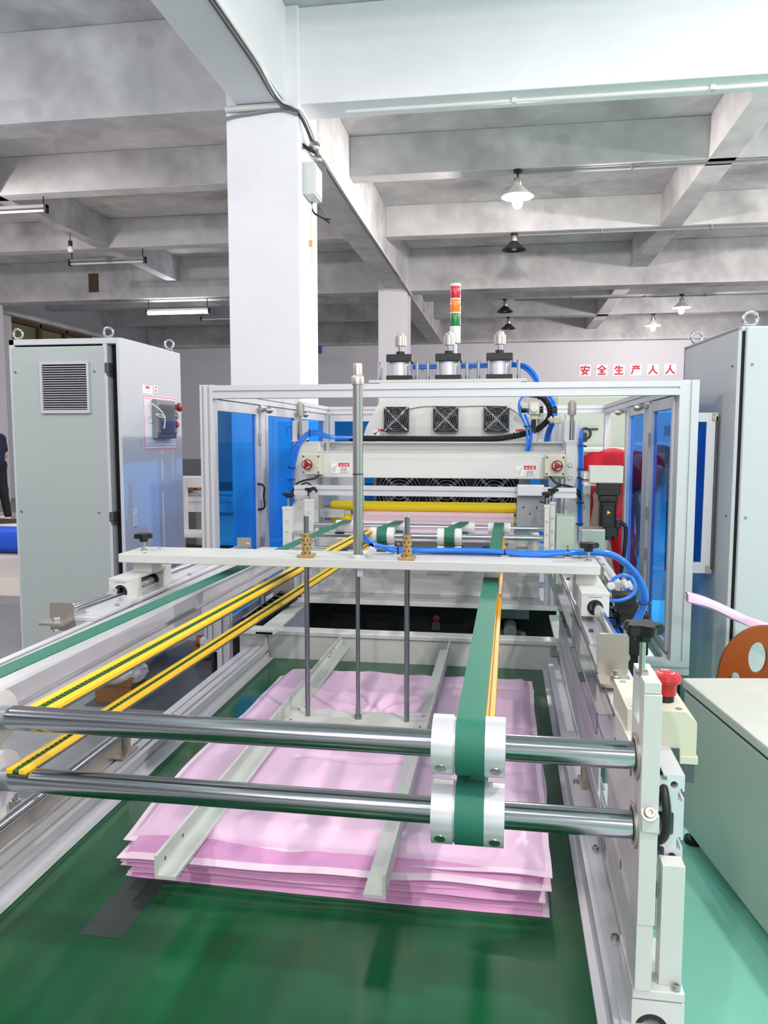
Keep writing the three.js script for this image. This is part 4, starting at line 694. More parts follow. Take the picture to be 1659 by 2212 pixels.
  part(d, 'hinge_plate', M.nickel, [B(0.87, 0.896, 0.712, 0.75, -3.574, -3.57, 0.002), screw([0.88, 0.742, -3.57], [0, 0, 1], 0.004), screw([0.88, 0.722, -3.57], [0, 0, 1], 0.004)]);
}
// ---------------------------------------------------------------- the machine itself
function caseFan(name, label, cx, cy, z, s, group) {
  const t = thing(name, label, 'fan', [cx, cy, z], group), h = s / 2, R = h * 0.9;
  part(t, 'housing', M.black, ext(rrect(cx - h, cx + h, cy - h, cy + h, h * 0.12, 3), 'z', z - 0.035, z, [circ(cx, cy, R, R, 36)]));
  part(t, 'back', M.dark, B(cx - h * 0.95, cx + h * 0.95, cy - h * 0.95, cy + h * 0.95, z - 0.036, z - 0.034, 0));
  part(t, 'hub', M.blackS, cyl([cx, cy, z - 0.034], [cx, cy, z - 0.006], R * 0.4, undefined, 24));
  for (let i = 0; i < 7; i++) { const b = B(R * 0.38, R * 0.97, -R * 0.24, R * 0.24, -0.001, 0.001, 0); b.rotateX(0.6); b.rotateZ(i / 7 * 2 * Math.PI); part(t, 'blade', M.blackS, b.translate(cx, cy, z - 0.018)); }
  const k = s / 0.13;
  for (const q of [0.22, 0.38, 0.54, 0.7, 0.86, 1.0]) part(t, 'guard_ring', M.chrome, torus([cx, cy, z + 0.006], R * q, 0.001 * k, [0, 0, 1], 36, 6));
  for (const a of [Math.PI / 4, -Math.PI / 4]) for (const o of [-0.0022 * k, 0.0022 * k]) {
    const c = Math.cos(a), n = Math.sin(a), ox = -n * o, oy = c * o;
    part(t, 'guard_spoke', M.chrome, cyl([cx - c * h * 1.28 + ox, cy - n * h * 1.28 + oy, z + 0.004], [cx + c * h * 1.28 + ox, cy + n * h * 1.28 + oy, z + 0.004], 0.001 * k, undefined, 6));
  }
  part(t, 'corner_screw', M.chrome, [[1, 1], [1, -1], [-1, 1], [-1, -1]].map(([a, b]) => lathe([[0, 0.006], [0.005 * k, 0.004], [0.006 * k, 0]], [cx + a * h * 0.88, cy + b * h * 0.88, z], [0, 0, 1], 12)));
  return t;
}
{
  const t = thing('sealing_machine', 'grey-white sealing machine body with wide cross beam, inside the guard enclosure', 'machine', [-0.35, 0.05, -4.6]);
  part(t, 'base', M.dark, [B(-0.98, 0.25, 0.06, 0.53, -5.7, -3.8, 0)]);  // black box stands in for the shade in the open cavity
  part(t, 'base_plate', M.paint, [B(-1.125, 0.285, 0.528, 0.552, -5.7, -3.545, 0.003)]);
  part(t, 'base_foot', M.black, [[-0.9, -3.9], [0.15, -3.9], [-0.9, -5.5], [0.15, -5.5]].map(([x, z]) => cyl([x, 0, z], [x, 0.07, z], 0.05)));
  part(t, 'front_cover', M.paint, B(-0.9, 0.162, 0.552, 0.85, -4.05, -3.7, 0.004));
  for (const x of [-1.02, -0.955, 0.2, 0.262]) part(t, 'upright', M.alu, ext(slotted(x - 0.021, x + 0.021, -3.5 - 0.1, -3.558, { t: [x] }, 0.01, 0.008), 'y', 0.552, x < 0 ? 0.76 : 0.79));
  part(t, 'cover_plate', M.nickel, [B(-1.09, -0.985, 0.552, 0.63, -3.556, -3.552, 0.001), B(-1.09, -0.985, 0.552, 0.556, -3.58, -3.55, 0.001)]);
  part(t, 'side_plate', M.paint, [ext([[-1.057, 0.552], [-0.925, 0.552], [-0.925, 1.285], [-1.01, 1.285], [-1.03, 1.25], [-1.057, 1.0]], 'z', -3.9, -3.8)]);
  part(t, 'side_plate', M.paint, [ext([[0.278, 0.552], [0.36, 0.552], [0.36, 1.285], [0.278, 1.285]], 'z', -3.9, -3.8), screw([0.3, 1.18, -3.8], [0, 0, 1], 0.012), screw([0.3, 1.12, -3.8], [0, 0, 1], 0.012)]);
  part(t, 'side_plate', M.paint, [B(-1.055, -1.0, 0.552, 1.28, -5.5, -4.4, 0.002)]); part(t, 'side_plate', M.paint, [B(0.3, 0.355, 0.552, 1.28, -5.5, -4.4, 0.002)]);
  const cb = part(t, 'cross_beam', M.paint, [B(-0.935, 0.27, 1.112, 1.213, -3.86, -3.75, 0.004), B(-0.925, 0.275, 1.2, 1.24, -3.9, -3.81, 0.002)]);
  part(cb, 'warning_label', warnMat, frontUV(B(-0.85, -0.756, 1.13, 1.184, -3.75, -3.7485, 0))); part(cb, 'warning_label', warnMat, frontUV(B(0.042, 0.138, 1.122, 1.176, -3.75, -3.7485, 0)));
  part(t, 'top_channel', M.paint, [B(-0.988, 0.28, 1.236, 1.24, -4.0, -3.805, 0.001), B(-0.9, 0.272, 1.24, 1.284, -3.95, -3.945, 0.001), B(-0.99, 0.28, 1.28, 1.287, -4.0, -3.905, 0.001), B(-0.99, -0.92, 1.24, 1.287, -3.96, -3.81, 0.002)]);
  part(t, 'profile_rail', M.alu, ext(slotted(-3.66, -3.62, 1.034, 1.08, { r: [1.057] }, 0.009, 0.007), 'x', -1.0, 0.315));
  for (const [x, lab] of [[-1.028, 'left'], [0.306, 'right']]) { part(t, 'jack_frame', M.alu, [B(x - 0.036, x - 0.012, 1.285, 1.39, -3.88, -3.83), B(x + 0.012, x + 0.036, 1.285, 1.39, -3.88, -3.83), B(x - 0.036, x + 0.036, 1.285, 1.295, -3.88, -3.82)]); part(t, 'screw_jack', M.nickel, [cyl([x, 1.29, -3.855], [x, 1.42, -3.855], 0.009), cyl([x, 1.415, -3.855], [x, 1.475, -3.855], 0.02, undefined, 24), cyl([x, 1.475, -3.855], [x, 1.484, -3.855], 0.012, undefined, 6)]); void lab; }
  // heating head: plate with three fans in front, three air cylinders on top
  const hp = part(t, 'fan_plate', M.paint, [ext([[-0.775, 1.29], [0.135, 1.29], [0.135, 1.37], [0.07, 1.52], [0.07, 1.6], [-0.68, 1.6], [-0.68, 1.5], [-0.755, 1.36]], 'z', -4.215, -4.2)]);
  part(hp, 'warning_label', handMat, frontUV(B(-0.722, -0.643, 1.314, 1.354, -4.2, -4.1985, 0))); part(hp, 'warning_label', handMat, frontUV(B(0.013, 0.093, 1.312, 1.352, -4.2, -4.1985, 0)));
  part(hp, 'fan_wire', M.midgrey, tube([[-0.52, 1.46, -4.196], [-0.45, 1.472, -4.196], [-0.38, 1.474, -4.196], [-0.25, 1.472, -4.196], [-0.12, 1.474, -4.196], [0.0, 1.465, -4.196], [0.06, 1.43, -4.196], [0.1, 1.36, -4.196], [0.11, 1.33, -4.196]], 0.0025, 60, 6));
  part(t, 'head_plate', M.paintW, [B(-0.74, 0.1, 1.6, 1.616, -4.75, -4.2, 0.002), B(-0.76, 0.12, 1.24, 1.6, -4.78, -4.74, 0.002), B(-0.68, 0.07, 1.3, 1.6, -4.6, -4.25, 0)]);
  for (const [cx, dx] of [[-0.61, 0], [-0.33, 0], [-0.046, 0]]) for (const s of [-0.115, 0.105]) {
    part(t, 'guide_pin', M.chrome, cyl([cx + s, 1.616, -4.45], [cx + s, 1.735, -4.45], 0.0095, undefined, 16)); part(t, 'guide_pin', M.chrome, cyl([cx + s * 0.82 + 0.03 * Math.sign(s), 1.616, -4.62], [cx + s * 0.82 + 0.03 * Math.sign(s), 1.715, -4.62], 0.0085, undefined, 16));
    part(t, 'clamp_block', M.black, B(cx + s - 0.02 * Math.sign(s) + 0.015 * Math.sign(s), cx + s + 0.03 * Math.sign(s), 1.616, 1.625, -4.46, -4.43)); void dx;
  }
  part(t, 'inner_frame', M.aluDark, [B(-0.9, 0.25, 0.86, 0.9, -4.6, -4.5), B(-0.9, -0.86, 0.85, 1.3, -4.7, -4.66), B(0.2, 0.24, 0.85, 1.3, -4.7, -4.66), B(-0.86, 0.2, 1.2, 1.24, -4.7, -4.66), B(-0.8, 0.14, 0.86, 1.2, -4.74, -4.7, 0)]);
  // parts seen in the dark gap under the base plate
  part(t, 'gap_fitting', M.midgrey, [cyl([0.03, 0.4, -3.78], [0.03, 0.4, -3.66], 0.03), B(-0.02, 0.08, 0.36, 0.375, -3.8, -3.62), cyl([-0.03, 0.375, -3.68], [-0.03, 0.395, -3.68], 0.012, undefined, 6), cyl([0.09, 0.375, -3.68], [0.09, 0.395, -3.68], 0.012, undefined, 6), B(-0.05, 0.11, 0.33, 0.36, -3.79, -3.74), B(-0.06, 0.12, 0.43, 0.52, -3.8, -3.79)]);
  part(t, 'red_lamp', M.redDark, lathe([[0, 0.02], [0.018, 0.015], [0.02, 0]], [-0.33, 0.42, -3.79], [0, 0, 1]));
  part(t, 'grey_switch', M.grey, B(-0.35, -0.31, 0.36, 0.4, -3.8, -3.785));
  caseFan('cooling_fan', 'black square cooling fan on the white plate, left of three', -0.585, 1.405, -4.165, 0.132, 'upper cooling fans'); caseFan('cooling_fan', 'black square cooling fan on the white plate, middle of three', -0.321, 1.405, -4.165, 0.132, 'upper cooling fans'); caseFan('cooling_fan', 'black square cooling fan on the white plate, right of three', -0.0545, 1.405, -4.165, 0.132, 'upper cooling fans');
  caseFan('blower_fan', 'larger dark fan behind the slotted rail, left of three', -0.605, 1.0, -4.46, 0.27, 'lower blower fans'); caseFan('blower_fan', 'larger dark fan behind the slotted rail, middle of three', -0.335, 1.0, -4.46, 0.27, 'lower blower fans'); caseFan('blower_fan', 'larger dark fan behind the slotted rail, right of three', -0.065, 1.0, -4.46, 0.27, 'lower blower fans');
  const ac = (cx, lab) => {
    const a = thing('air_cylinder', lab, 'air cylinder', [cx, 1.616, -4.5], 'air cylinders on top of the machine'), h = 0.0725;
    part(a, 'end_cap', M.black, [B(cx - h, cx + h, 1.616, 1.658, -4.5 - h, -4.5 + h, 0.004)]); part(a, 'end_cap', M.black, [B(cx - h, cx + h, 1.734, 1.776, -4.5 - h, -4.5 + h, 0.004)]);
    part(a, 'barrel', M.alu, cyl([cx, 1.658, -4.5], [cx, 1.734, -4.5], 0.06, undefined, 36));
    for (const [i, k] of [[-1, -1], [1, -1], [-1, 1], [1, 1]]) part(a, 'tie_rod', M.chrome, cyl([cx + i * 0.06, 1.65, -4.5 + k * 0.06], [cx + i * 0.06, 1.74, -4.5 + k * 0.06], 0.0065, undefined, 12));
    part(a, 'rod_gland', M.black, cyl([cx, 1.776, -4.5], [cx, 1.796, -4.5], 0.0255, undefined, 24));
    const r = part(a, 'piston_rod', M.chrome, cyl([cx, 1.79, -4.5], [cx, 1.84, -4.5], 0.0165, undefined, 24));
    part(r, 'rod_nut', M.nickel, [cyl([cx, 1.828, -4.5], [cx, 1.88, -4.5], 0.033, undefined, 8), cyl([cx, 1.88, -4.5], [cx, 1.897, -4.5], 0.027, 0.022, 20), cyl([cx, 1.897, -4.5], [cx, 1.905, -4.5], 0.006)]);
  };
  ac(-0.607, 'black capped air cylinder on the machine top, left of three'); ac(-0.329, 'black capped air cylinder on the machine top, below the signal tower'); ac(-0.0455, 'black capped air cylinder on the machine top, right of three');
  // signal tower
  const s = thing('signal_tower', 'signal tower light with red, orange and green segments', 'signal light', [-0.312, 1.616, -4.68]);
  const sx = -0.308, sz = -4.68, seg = (n, m, y0, y1) => part(s, n, m, lathe([[0, 0], [0.0305, 0], [0.0315, 0.004], [0.0315, y1 - y0 - 0.004], [0.0305, y1 - y0], [0, y1 - y0]], [sx, y0, sz], [0, 1, 0], 32));
  seg('white_base', M.whiteP, 1.86, 1.957); seg('green_lens', phy({ color: 0x0a7a3c, roughness: 0.2, clearcoat: 0.5 }), 1.957, 2.03); seg('orange_lens', phy({ color: 0xf57d10, roughness: 0.2, clearcoat: 0.5 }), 2.037, 2.11); seg('red_lens', phy({ color: 0xc4122c, roughness: 0.2, clearcoat: 0.5 }), 2.117, 2.185); seg('white_cap', M.whiteP, 2.185, 2.202);
  part(s, 'ring', M.whiteP, [2.03, 2.11].map((y) => cyl([sx, y, sz], [sx, y + 0.007, sz], 0.032, undefined, 32)));
  part(s, 'pole', M.alu, cyl([sx, 1.616, sz], [sx, 1.87, sz], 0.012));
  // emergency stops on the cross beam
  const es = (cx, lab, w) => {
    const e = thing('stop_box', lab, 'switch box', [cx, 1.12, -3.71]), y = 1.178;
    part(e, 'case', M.cream, [B(cx - 0.046, cx + 0.046, y - 0.05, y + 0.05, -3.75, -3.684, 0.004), B(cx - 0.05, cx + 0.05, y - 0.053, y + 0.053, -3.75, -3.72, 0.003)]);
    part(e, 'lid_screw', M.grey, [[-1, -1], [1, -1], [-1, 1], [1, 1]].map(([a, b]) => screw([cx + a * 0.037, y + b * 0.038, -3.684], [0, 0, 1], 0.0045)));
    const b = part(e, 'button', M.redDark, lathe([[0.016, 0], [0.016, 0.014], [0.023, 0.018], [0.0255, 0.024], [0.022, 0.03], [0.012, 0.033], [0, 0.033]], [cx - w, y, -3.684], [0, 0, 1], 32));
    part(b, 'arrow', M.whiteP, [0.3, 2.4, 4.5].map((a) => tube(Array.from({ length: 6 }, (_, i) => { const q = a + i * 0.25; return [cx - w + 0.0165 * Math.cos(q), y + 0.0165 * Math.sin(q), -3.653]; }), 0.0028, 10, 5)));
  };
  es(-0.932, 'cream emergency stop box at the left end of the cross beam', 0.012); es(0.222, 'cream emergency stop box at the right end of the cross beam', -0.008);
  // servo drive on the right
  const d = thing('servo_drive', 'black servo motor hanging under a beige gearbox cover, right of the machine', 'motor', [0.45, 0.84, -3.6]);
  part(d, 'gear_cover', M.ctlTop, [B(0.368, 0.512, 1.106, 1.182, -3.66, -3.58, 0.002)], 'beige sheet metal cover'); part(d, 'arm', M.paint, [B(0.345, 0.4, 1.092, 1.108, -3.7, -3.6), B(0.345, 0.375, 1.12, 1.15, -3.8, -3.62)]);
  part(d, 'flange', M.black, [B(0.404, 0.5, 1.05, 1.106, -3.66, -3.575, 0.004), B(0.412, 0.492, 1.02, 1.05, -3.655, -3.58, 0.006)]);
  part(d, 'motor_body', M.blackS, [ext(rrect(0.415, 0.488, -3.655, -3.582, 0.012), 'y', 0.91, 1.02), ext(rrect(0.424, 0.48, -3.6, -3.576, 0.006), 'y', 0.925, 1.005)]);
  part(d, 'motor_end', M.blackS, [ext(rrect(0.42, 0.5, -3.65, -3.585, 0.012), 'y', 0.868, 0.908), cyl([0.455, 0.85, -3.615], [0.455, 0.87, -3.615], 0.03), B(0.488, 0.512, 0.9, 0.945, -3.63, -3.6, 0.004)]);
  part(d, 'warning_triangle', M.yellow, ext([[0.447, 0.966], [0.462, 0.975], [0.447, 0.984]], 'z', -3.576, -3.5745)); part(d, 'motor_cable', M.black, tube([[0.51, 0.93, -3.61], [0.528, 0.915, -3.6], [0.532, 0.87, -3.6], [0.528, 0.8, -3.6], [0.52, 0.7, -3.62]], 0.009, 30));
  part(d, 'support', M.paint, B(0.36, 0.4, 0.55, 1.1, -3.9, -3.84, 0.002));
  const sb = solo('steel_housing', M.steel, [B(0.29, 0.381, 0.7, 0.953, -3.2, -3.09, 0.003), B(0.3, 0.37, 0.66, 0.7, -3.18, -3.1, 0.002)], 'shiny folded steel housing in front of the servo motor', 'housing'); void sb;
  const mh = solo('motor_housing', M.ctl, [B(0.222, 0.3, 0.79, 0.963, -3.62, -3.5, 0.003)], 'pale grey box right of the roller stand', 'housing'); void mh;
  const sn = thing('sensor_bracket', 'grey sensor bracket with bolts on the right end of the slotted rail', 'bracket', [0.11, 0.91, -3.6]);
  part(sn, 'plate', M.aluDark, [B(0.05, 0.174, 0.9, 1.04, -3.63, -3.615, 0.002), B(0.05, 0.06, 0.9, 1.04, -3.72, -3.63, 0.001)]); part(sn, 'hole', M.dark, [[0.08, 0.99], [0.14, 0.99], [0.11, 0.96]].map(([x, y]) => cyl([x, y, -3.616], [x, y, -3.6145], 0.004, undefined, 10))); part(sn, 'motor', M.alu, [B(0.05, 0.17, 1.045, 1.095, -3.61, -3.57, 0.004), B(0.165, 0.2, 1.055, 1.085, -3.6, -3.575, 0.003)]);
  // air preparation unit
  const f = thing('air_unit', 'grey-white air preparation unit with black regulator, right of the fan plate', 'air unit', [0.13, 1.29, -3.95]);
  part(f, 'valve_block', M.cream, [B(0.105, 0.155, 1.42, 1.48, -3.98, -3.92, 0.004), B(0.118, 0.148, 1.395, 1.42, -3.975, -3.935, 0.003), B(0.07, 0.11, 1.45, 1.478, -3.97, -3.93, 0.003)]); part(f, 'gauge', M.whiteP, [cyl([0.13, 1.45, -3.92], [0.13, 1.45, -3.91], 0.019), cyl([0.13, 1.45, -3.91], [0.13, 1.45, -3.909], 0.016)]);
  part(f, 'knob', M.black, [cyl([0.06, 1.445, -3.95], [0.095, 1.445, -3.95], 0.017), cyl([0.158, 1.445, -3.95], [0.175, 1.445, -3.95], 0.017), B(0.218, 0.243, 1.425, 1.455, -3.98, -3.94, 0.004)]); part(f, 'blue_ring', M.tarp, [cyl([0.095, 1.445, -3.95], [0.105, 1.445, -3.95], 0.019), B(0.22, 0.245, 1.415, 1.423, -3.98, -3.94, 0.001)]);
  part(f, 'regulator', M.black, B(0.118, 0.142, 1.33, 1.395, -3.96, -3.93, 0.003)); part(f, 'bracket', M.paintW, [B(0.085, 0.1, 1.36, 1.43, -3.97, -3.94), B(0.1, 0.17, 1.4, 1.408, -3.98, -3.94), B(0.15, 0.18, 1.29, 1.44, -4.02, -4.0), B(0.085, 0.115, 1.352, 1.366, -3.96, -3.93)]); part(f, 'side_valve', M.cream, [B(0.225, 0.262, 1.375, 1.412, -3.98, -3.93, 0.004), cyl([0.205, 1.405, -3.95], [0.225, 1.385, -3.95], 0.014)]);
  part(f, 'stand', M.paintW, B(0.15, 0.18, 1.287, 1.3, -4.03, -3.95));
  for (const [x, i] of [[0.245, 0], [0.28, 1], [0.315, 2]]) { solo('slim_cylinder', M.alu, [cyl([x, 1.24, -4.3], [x, 1.4, -4.3], 0.016, undefined, 20), cyl([x, 1.4, -4.3], [x, 1.43, -4.3], 0.011)], `slim upright air cylinder behind the air unit, ${['left', 'middle', 'right'][i]} of three`, 'air cylinder', 'slim air cylinders'); }
  part(t, 'rear_shelf', M.paintW, [B(0.19, 0.36, 1.228, 1.24, -4.5, -4.2), B(0.36, 0.6, 1.26, 1.28, -5.4, -5.1), B(0.36, 0.42, 0.9, 1.26, -5.35, -5.15)]);
}
// ---------------------------------------------------------------- roller stand at the machine mouth
{
  const t = thing('roller_stand', 'white roller stand with chrome shafts and white pulleys at the machine mouth', 'roller stand', [-0.38, 0.78, -3.45]);
  const postL = (x0, x1, z, y0, y1) => part(t, 'post', M.paintW, [B(x0, x1, y0, y1, z - 0.035, z, 0.002), B(x0 - 0.002, x1 + 0.002, y1, y1 + 0.012, z - 0.036, z + 0.001, 0.001), ...[0.25, 0.5, 0.75].map((k) => screw([(x0 + x1) / 2, y0 + (y1 - y0) * k, z], [0, 0, 1], 0.006))]);
  postL(-0.988, -0.947, -3.38, 0.79, 0.985); postL(-0.927, -0.885, -3.53, 0.83, 1.008); postL(0.162, 0.182, -3.34, 0.79, 1.012); postL(0.19, 0.212, -3.44, 0.79, 1.018);
  part(t, 'foot', M.paintW, [B(-1.03, -0.9, 0.826, 0.84, -3.2, -3.1, 0.001), B(-0.995, -0.94, 0.776, 0.79, -3.56, -3.22, 0.002), B(0.155, 0.26, 0.776, 0.79, -3.56, -3.22, 0.002), B(-0.93, -0.88, 0.79, 0.835, -3.57, -3.5, 0.002)]);
  starKnob(t, -0.967, 0.997, -3.4, 0.026, 0.04, 5); starKnob(t, -0.906, 1.02, -3.55, 0.024, 0.032, 5); starKnob(t, 0.172, 1.024, -3.36, 0.025, 0.03, 5); starKnob(t, 0.201, 1.03, -3.46, 0.025, 0.035, 5);
  part(t, 'shaft', M.chrome, cyl([-0.955, 0.8755, -3.4], [0.175, 0.8755, -3.4], 0.013, undefined, 24)); part(t, 'shaft', M.chrome, cyl([-0.9, 0.899, -3.55], [0.2, 0.899, -3.55], 0.013, undefined, 24));
  part(t, 'shaft', M.chrome, cyl([-0.955, 0.8, -3.4], [0.175, 0.8, -3.4], 0.013, undefined, 24)); part(t, 'shaft', M.chrome, cyl([-0.9, 0.79, -3.54], [0.2, 0.79, -3.54], 0.013, undefined, 24));
  const pul = (x0, x1, y, z, r) => part(t, 'pulley', M.whiteP, [ext(circ(z, y, r, r, 32), 'x', x0, x0 + 0.028), ext(circ(z, y, r, r, 32), 'x', x1 - 0.028, x1), ext(circ(z, y, r - 0.003, r - 0.003, 32), 'x', x0 + 0.027, x1 - 0.027)]);
  for (const x of [-0.59, -0.292]) { pul(x, x + 0.105, 0.8755, -3.4, 0.0365); pul(x, x + 0.105, 0.8, -3.4, 0.036); }
  for (const x of [-0.777, -0.535, -0.237, -0.077]) pul(x, x + 0.1, 0.899, -3.55, 0.026);
  const tex2 = M.aluDark; for (const x of [-0.47, -0.1, 0.05]) part(t, 'collar', tex2, ext(circ(-3.54, 0.79, 0.028, 0.028, 28), 'x', x, x + 0.05));
  const yr = (y, z, lab) => { const r = thing('yellow_roller', lab, 'roller', [-0.41, y, z]); part(r, 'sleeve', M.yellowRoll, [cyl([-0.875, y, z], [0.05, y, z], 0.0245, undefined, 32), cyl([-0.885, y, z], [-0.875, y, z], 0.015, 0.0245, 32)]); part(r, 'axle', M.steel, cyl([-0.92, y, z], [0.2, y, z], 0.009)); };
  yr(0.962, -3.9, 'bright yellow roller above the pink film web'); yr(0.893, -3.92, 'lower yellow roller hidden under the pink film web');
  part(t, 'guide_plate', M.alu, B(-0.94, -0.8, 0.905, 0.948, -3.85, -3.84, 0.002));
  solo('film_web', M.pinkEdge, [strip([[-0.36, 0.938, -3.9], [-0.36, 0.934, -3.875], [-0.36, 0.925, -3.86], [-0.36, 0.905, -3.82], [-0.36, 0.893, -3.76], [-0.36, 0.865, -3.66], [-0.36, 0.852, -3.5], [-0.36, 0.85, -3.42]], 0.4, 0.001)], 'pale pink film web feeding out below the yellow roller', 'film');
}
// ---------------------------------------------------------------- hoses, cables and chains
{
  const g = 'blue air hoses';
  const hose = (lab, m, tubes, r, ties = []) => { const b = tubes[0][0]; const t = thing('air_hose', lab, 'hose', b, g); tubes.forEach((p) => part(t, 'hose', m, tube(p, r, Math.max(40, p.length * 12), 10))); if (ties.length) part(t, 'cable_tie', M.black, ties.map(([c, d, R]) => torus(c, R, 0.0025, d, 16, 6))); return t; };
  const main = [[-0.38, 0.995, -2.195], [-0.368, 0.985, -2.25], [-0.33, 0.972, -2.31], [-0.26, 0.967, -2.315], [-0.055, 0.966, -2.315], [0.079, 0.967, -2.315], [0.198, 0.972, -2.315], [0.294, 0.962, -2.36], [0.352, 0.93, -2.42], [0.398, 0.878, -2.45], [0.42, 0.825, -2.46], [0.416, 0.77, -2.48], [0.395, 0.72, -2.5], [0.385, 0.69, -2.6]];
  const second = main.map(([x, y, z], i) => [x + (i > 7 ? 0.006 : 0.002), y + (i > 1 && i < 8 ? 0.006 * Math.sin(i * 2.1) + 0.002 : 0.002), z + 0.016]); second[0] = [-0.418, 1.03, -2.23]; second[1] = [-0.4, 0.995, -2.28];
  hose('pair of bright blue air hoses along the white crossbar, arching down at its right end', M.blueTube, [main, second], 0.0078, [[[-0.315, 0.97, -2.305], [1, 0, 0], 0.018], [[0.0, 0.968, -2.308], [1, 0, 0], 0.017], [[0.18, 0.973, -2.308], [1, 0, 0], 0.017], [[0.424, 0.8, -2.455], [0, 1, 0], 0.02]]);
  const mount = solo('tie_mount', M.nickel, [[-0.315], [0.0], [0.18]].map(([x]) => [B(x - 0.012, x + 0.012, 0.957, 0.962, -2.33, -2.29, 0.001), B(x - 0.003, x + 0.003, 0.962, 0.99, -2.3, -2.294, 0)]), 'small metal tie mounts holding the blue hoses on the crossbar', 'mount'); void mount;
  hose('curled blue hose loop with clear fittings below the right end of the crossbar', M.blueTube, [[[0.332, 0.802, -2.6], [0.345, 0.84, -2.6], [0.375, 0.858, -2.61], [0.41, 0.848, -2.63], [0.423, 0.82, -2.62], [0.41, 0.793, -2.61], [0.375, 0.778, -2.6], [0.33, 0.775, -2.6]]], 0.006);
  const ft = thing('hose_fittings', 'cluster of pale push-in fittings among the blue hoses at right', 'fittings', [0.37, 0.66, -2.7]);
  part(ft, 'fitting', M.whiteP, cyl([0.4, 0.835, -2.63], [0.415, 0.81, -2.63], 0.009)); part(ft, 'fitting', M.whiteP, cyl([0.385, 0.84, -2.63], [0.4, 0.815, -2.63], 0.009)); part(ft, 'fitting', M.whiteP, [lathe([[0, 0.015], [0.012, 0.012], [0.013, 0]], [0.343, 0.825, -2.6], [0, 0, 1])]); part(ft, 'valve', M.black, [B(0.37, 0.44, 0.74, 0.775, -2.78, -2.7), B(0.39, 0.46, 0.7, 0.73, -2.85, -2.75), B(0.4, 0.44, 0.66, 0.7, -2.85, -2.78)]); part(ft, 'stand', M.aluDark, [B(0.4, 0.43, 0.29, 0.7, -2.84, -2.8)]); part(ft, 'stand_foot', M.aluDark, B(0.36, 0.47, 0.0, 0.29, -2.9, -2.75));
  part(ft, 'slim_cylinder', M.alu, cyl([0.39, 0.8, -2.75], [0.35, 0.86, -3.0], 0.012));
  hose('blue hose bundle climbing the left side of the machine', M.blueTube, [0, 1, 2].map((k) => [[-1.074 + k * 0.011, 0.985, -3.79], [-1.072 + k * 0.011, 1.08, -3.785 + k * 0.006], [-1.058 + k * 0.01, 1.19, -3.785], [-1.03 + k * 0.008, 1.27, -3.79], [-0.99 + k * 0.004, 1.325 - k * 0.008, -3.8], [-0.94, 1.342 - k * 0.01, -3.81], [-0.88, 1.318 - k * 0.006, -3.82], [-0.82, 1.31 - k * 0.003, -3.88], [-0.76, 1.308, -3.94]]), 0.006, [[[-1.061, 1.1, -3.78], [0, 1, 0.1], 0.019], [[-1.056, 1.16, -3.78], [0.1, 1, 0.1], 0.019], [[-0.965, 1.332, -3.8], [1, 0.1, 0], 0.016]]);
  hose('short blue hose curl at the upper left of the machine', M.blueTube, [[[-1.05, 1.21, -3.8], [-1.06, 1.28, -3.83], [-1.068, 1.33, -3.85], [-1.085, 1.366, -3.85], [-1.098, 1.35, -3.85], [-1.09, 1.32, -3.85]], [[-1.06, 1.2, -3.81], [-1.05, 1.27, -3.84], [-1.04, 1.31, -3.85], [-1.06, 1.35, -3.86], [-1.085, 1.364, -3.86]]], 0.0045);
  hose('blue hoses dropping from the air unit to the cross beam', M.blueTube, [[[0.09, 1.215, -3.84], [0.1, 1.29, -3.86], [0.09, 1.37, -3.88], [0.062, 1.43, -3.88], [0.058, 1.475, -3.88], [0.075, 1.508, -3.92]], [[0.1, 1.215, -3.84], [0.115, 1.29, -3.87], [0.11, 1.36, -3.88], [0.085, 1.42, -3.9]], [[0.085, 1.215, -3.835], [0.106, 1.28, -3.86], [0.128, 1.33, -3.93]]], 0.0065, [[[0.094, 1.23, -3.843], [0.1, 1, 0], 0.017], [[0.1, 1.362, -3.88], [0, 1, 0], 0.018]]);
  hose('dark blue hoses standing behind the air unit', M.blueTube, [[[0.19, 1.27, -4.05], [0.2, 1.33, -4.05], [0.222, 1.39, -4.03], [0.228, 1.41, -4.0]], [[0.205, 1.27, -4.06], [0.215, 1.33, -4.06], [0.235, 1.39, -4.03]], [[0.185, 1.52, -4.0], [0.212, 1.485, -4.0], [0.228, 1.455, -3.97]], [[0.195, 1.53, -4.0], [0.225, 1.49, -4.0], [0.235, 1.455, -3.97]]], 0.008);
  hose('blue hose bundle running down the right side plate', M.blueTube, [0, 1].map((k) => [[0.348 + k * 0.01, 0.81, -3.79], [0.343 + k * 0.01, 0.95, -3.79], [0.341 + k * 0.01, 1.06, -3.79], [0.342 + k * 0.01, 1.19, -3.79], [0.339 + k * 0.01, 1.297, -3.79], [0.347 + k * 0.006, 1.345, -3.8]]), 0.006, [1.27, 1.16, 1.12, 1.0, 0.9].map((y) => [[0.348, y, -3.79], [0, 1, 0], 0.016]));
  hose('blue hoses linking the air cylinders and arching down on the right', M.blueTube, [[[-0.6, 1.722, -4.58], [-0.46, 1.724, -4.58], [-0.33, 1.723, -4.58], [-0.18, 1.726, -4.58], [-0.05, 1.724, -4.58], [0.04, 1.724, -4.54], [0.1, 1.708, -4.5], [0.145, 1.665, -4.48], [0.175, 1.6, -4.46], [0.185, 1.52, -4.44]], [[-0.6, 1.712, -4.585], [-0.33, 1.713, -4.585], [-0.05, 1.714, -4.585], [0.04, 1.712, -4.55], [0.092, 1.695, -4.51], [0.132, 1.655, -4.49], [0.165, 1.59, -4.47], [0.175, 1.52, -4.45]]], 0.009, []);
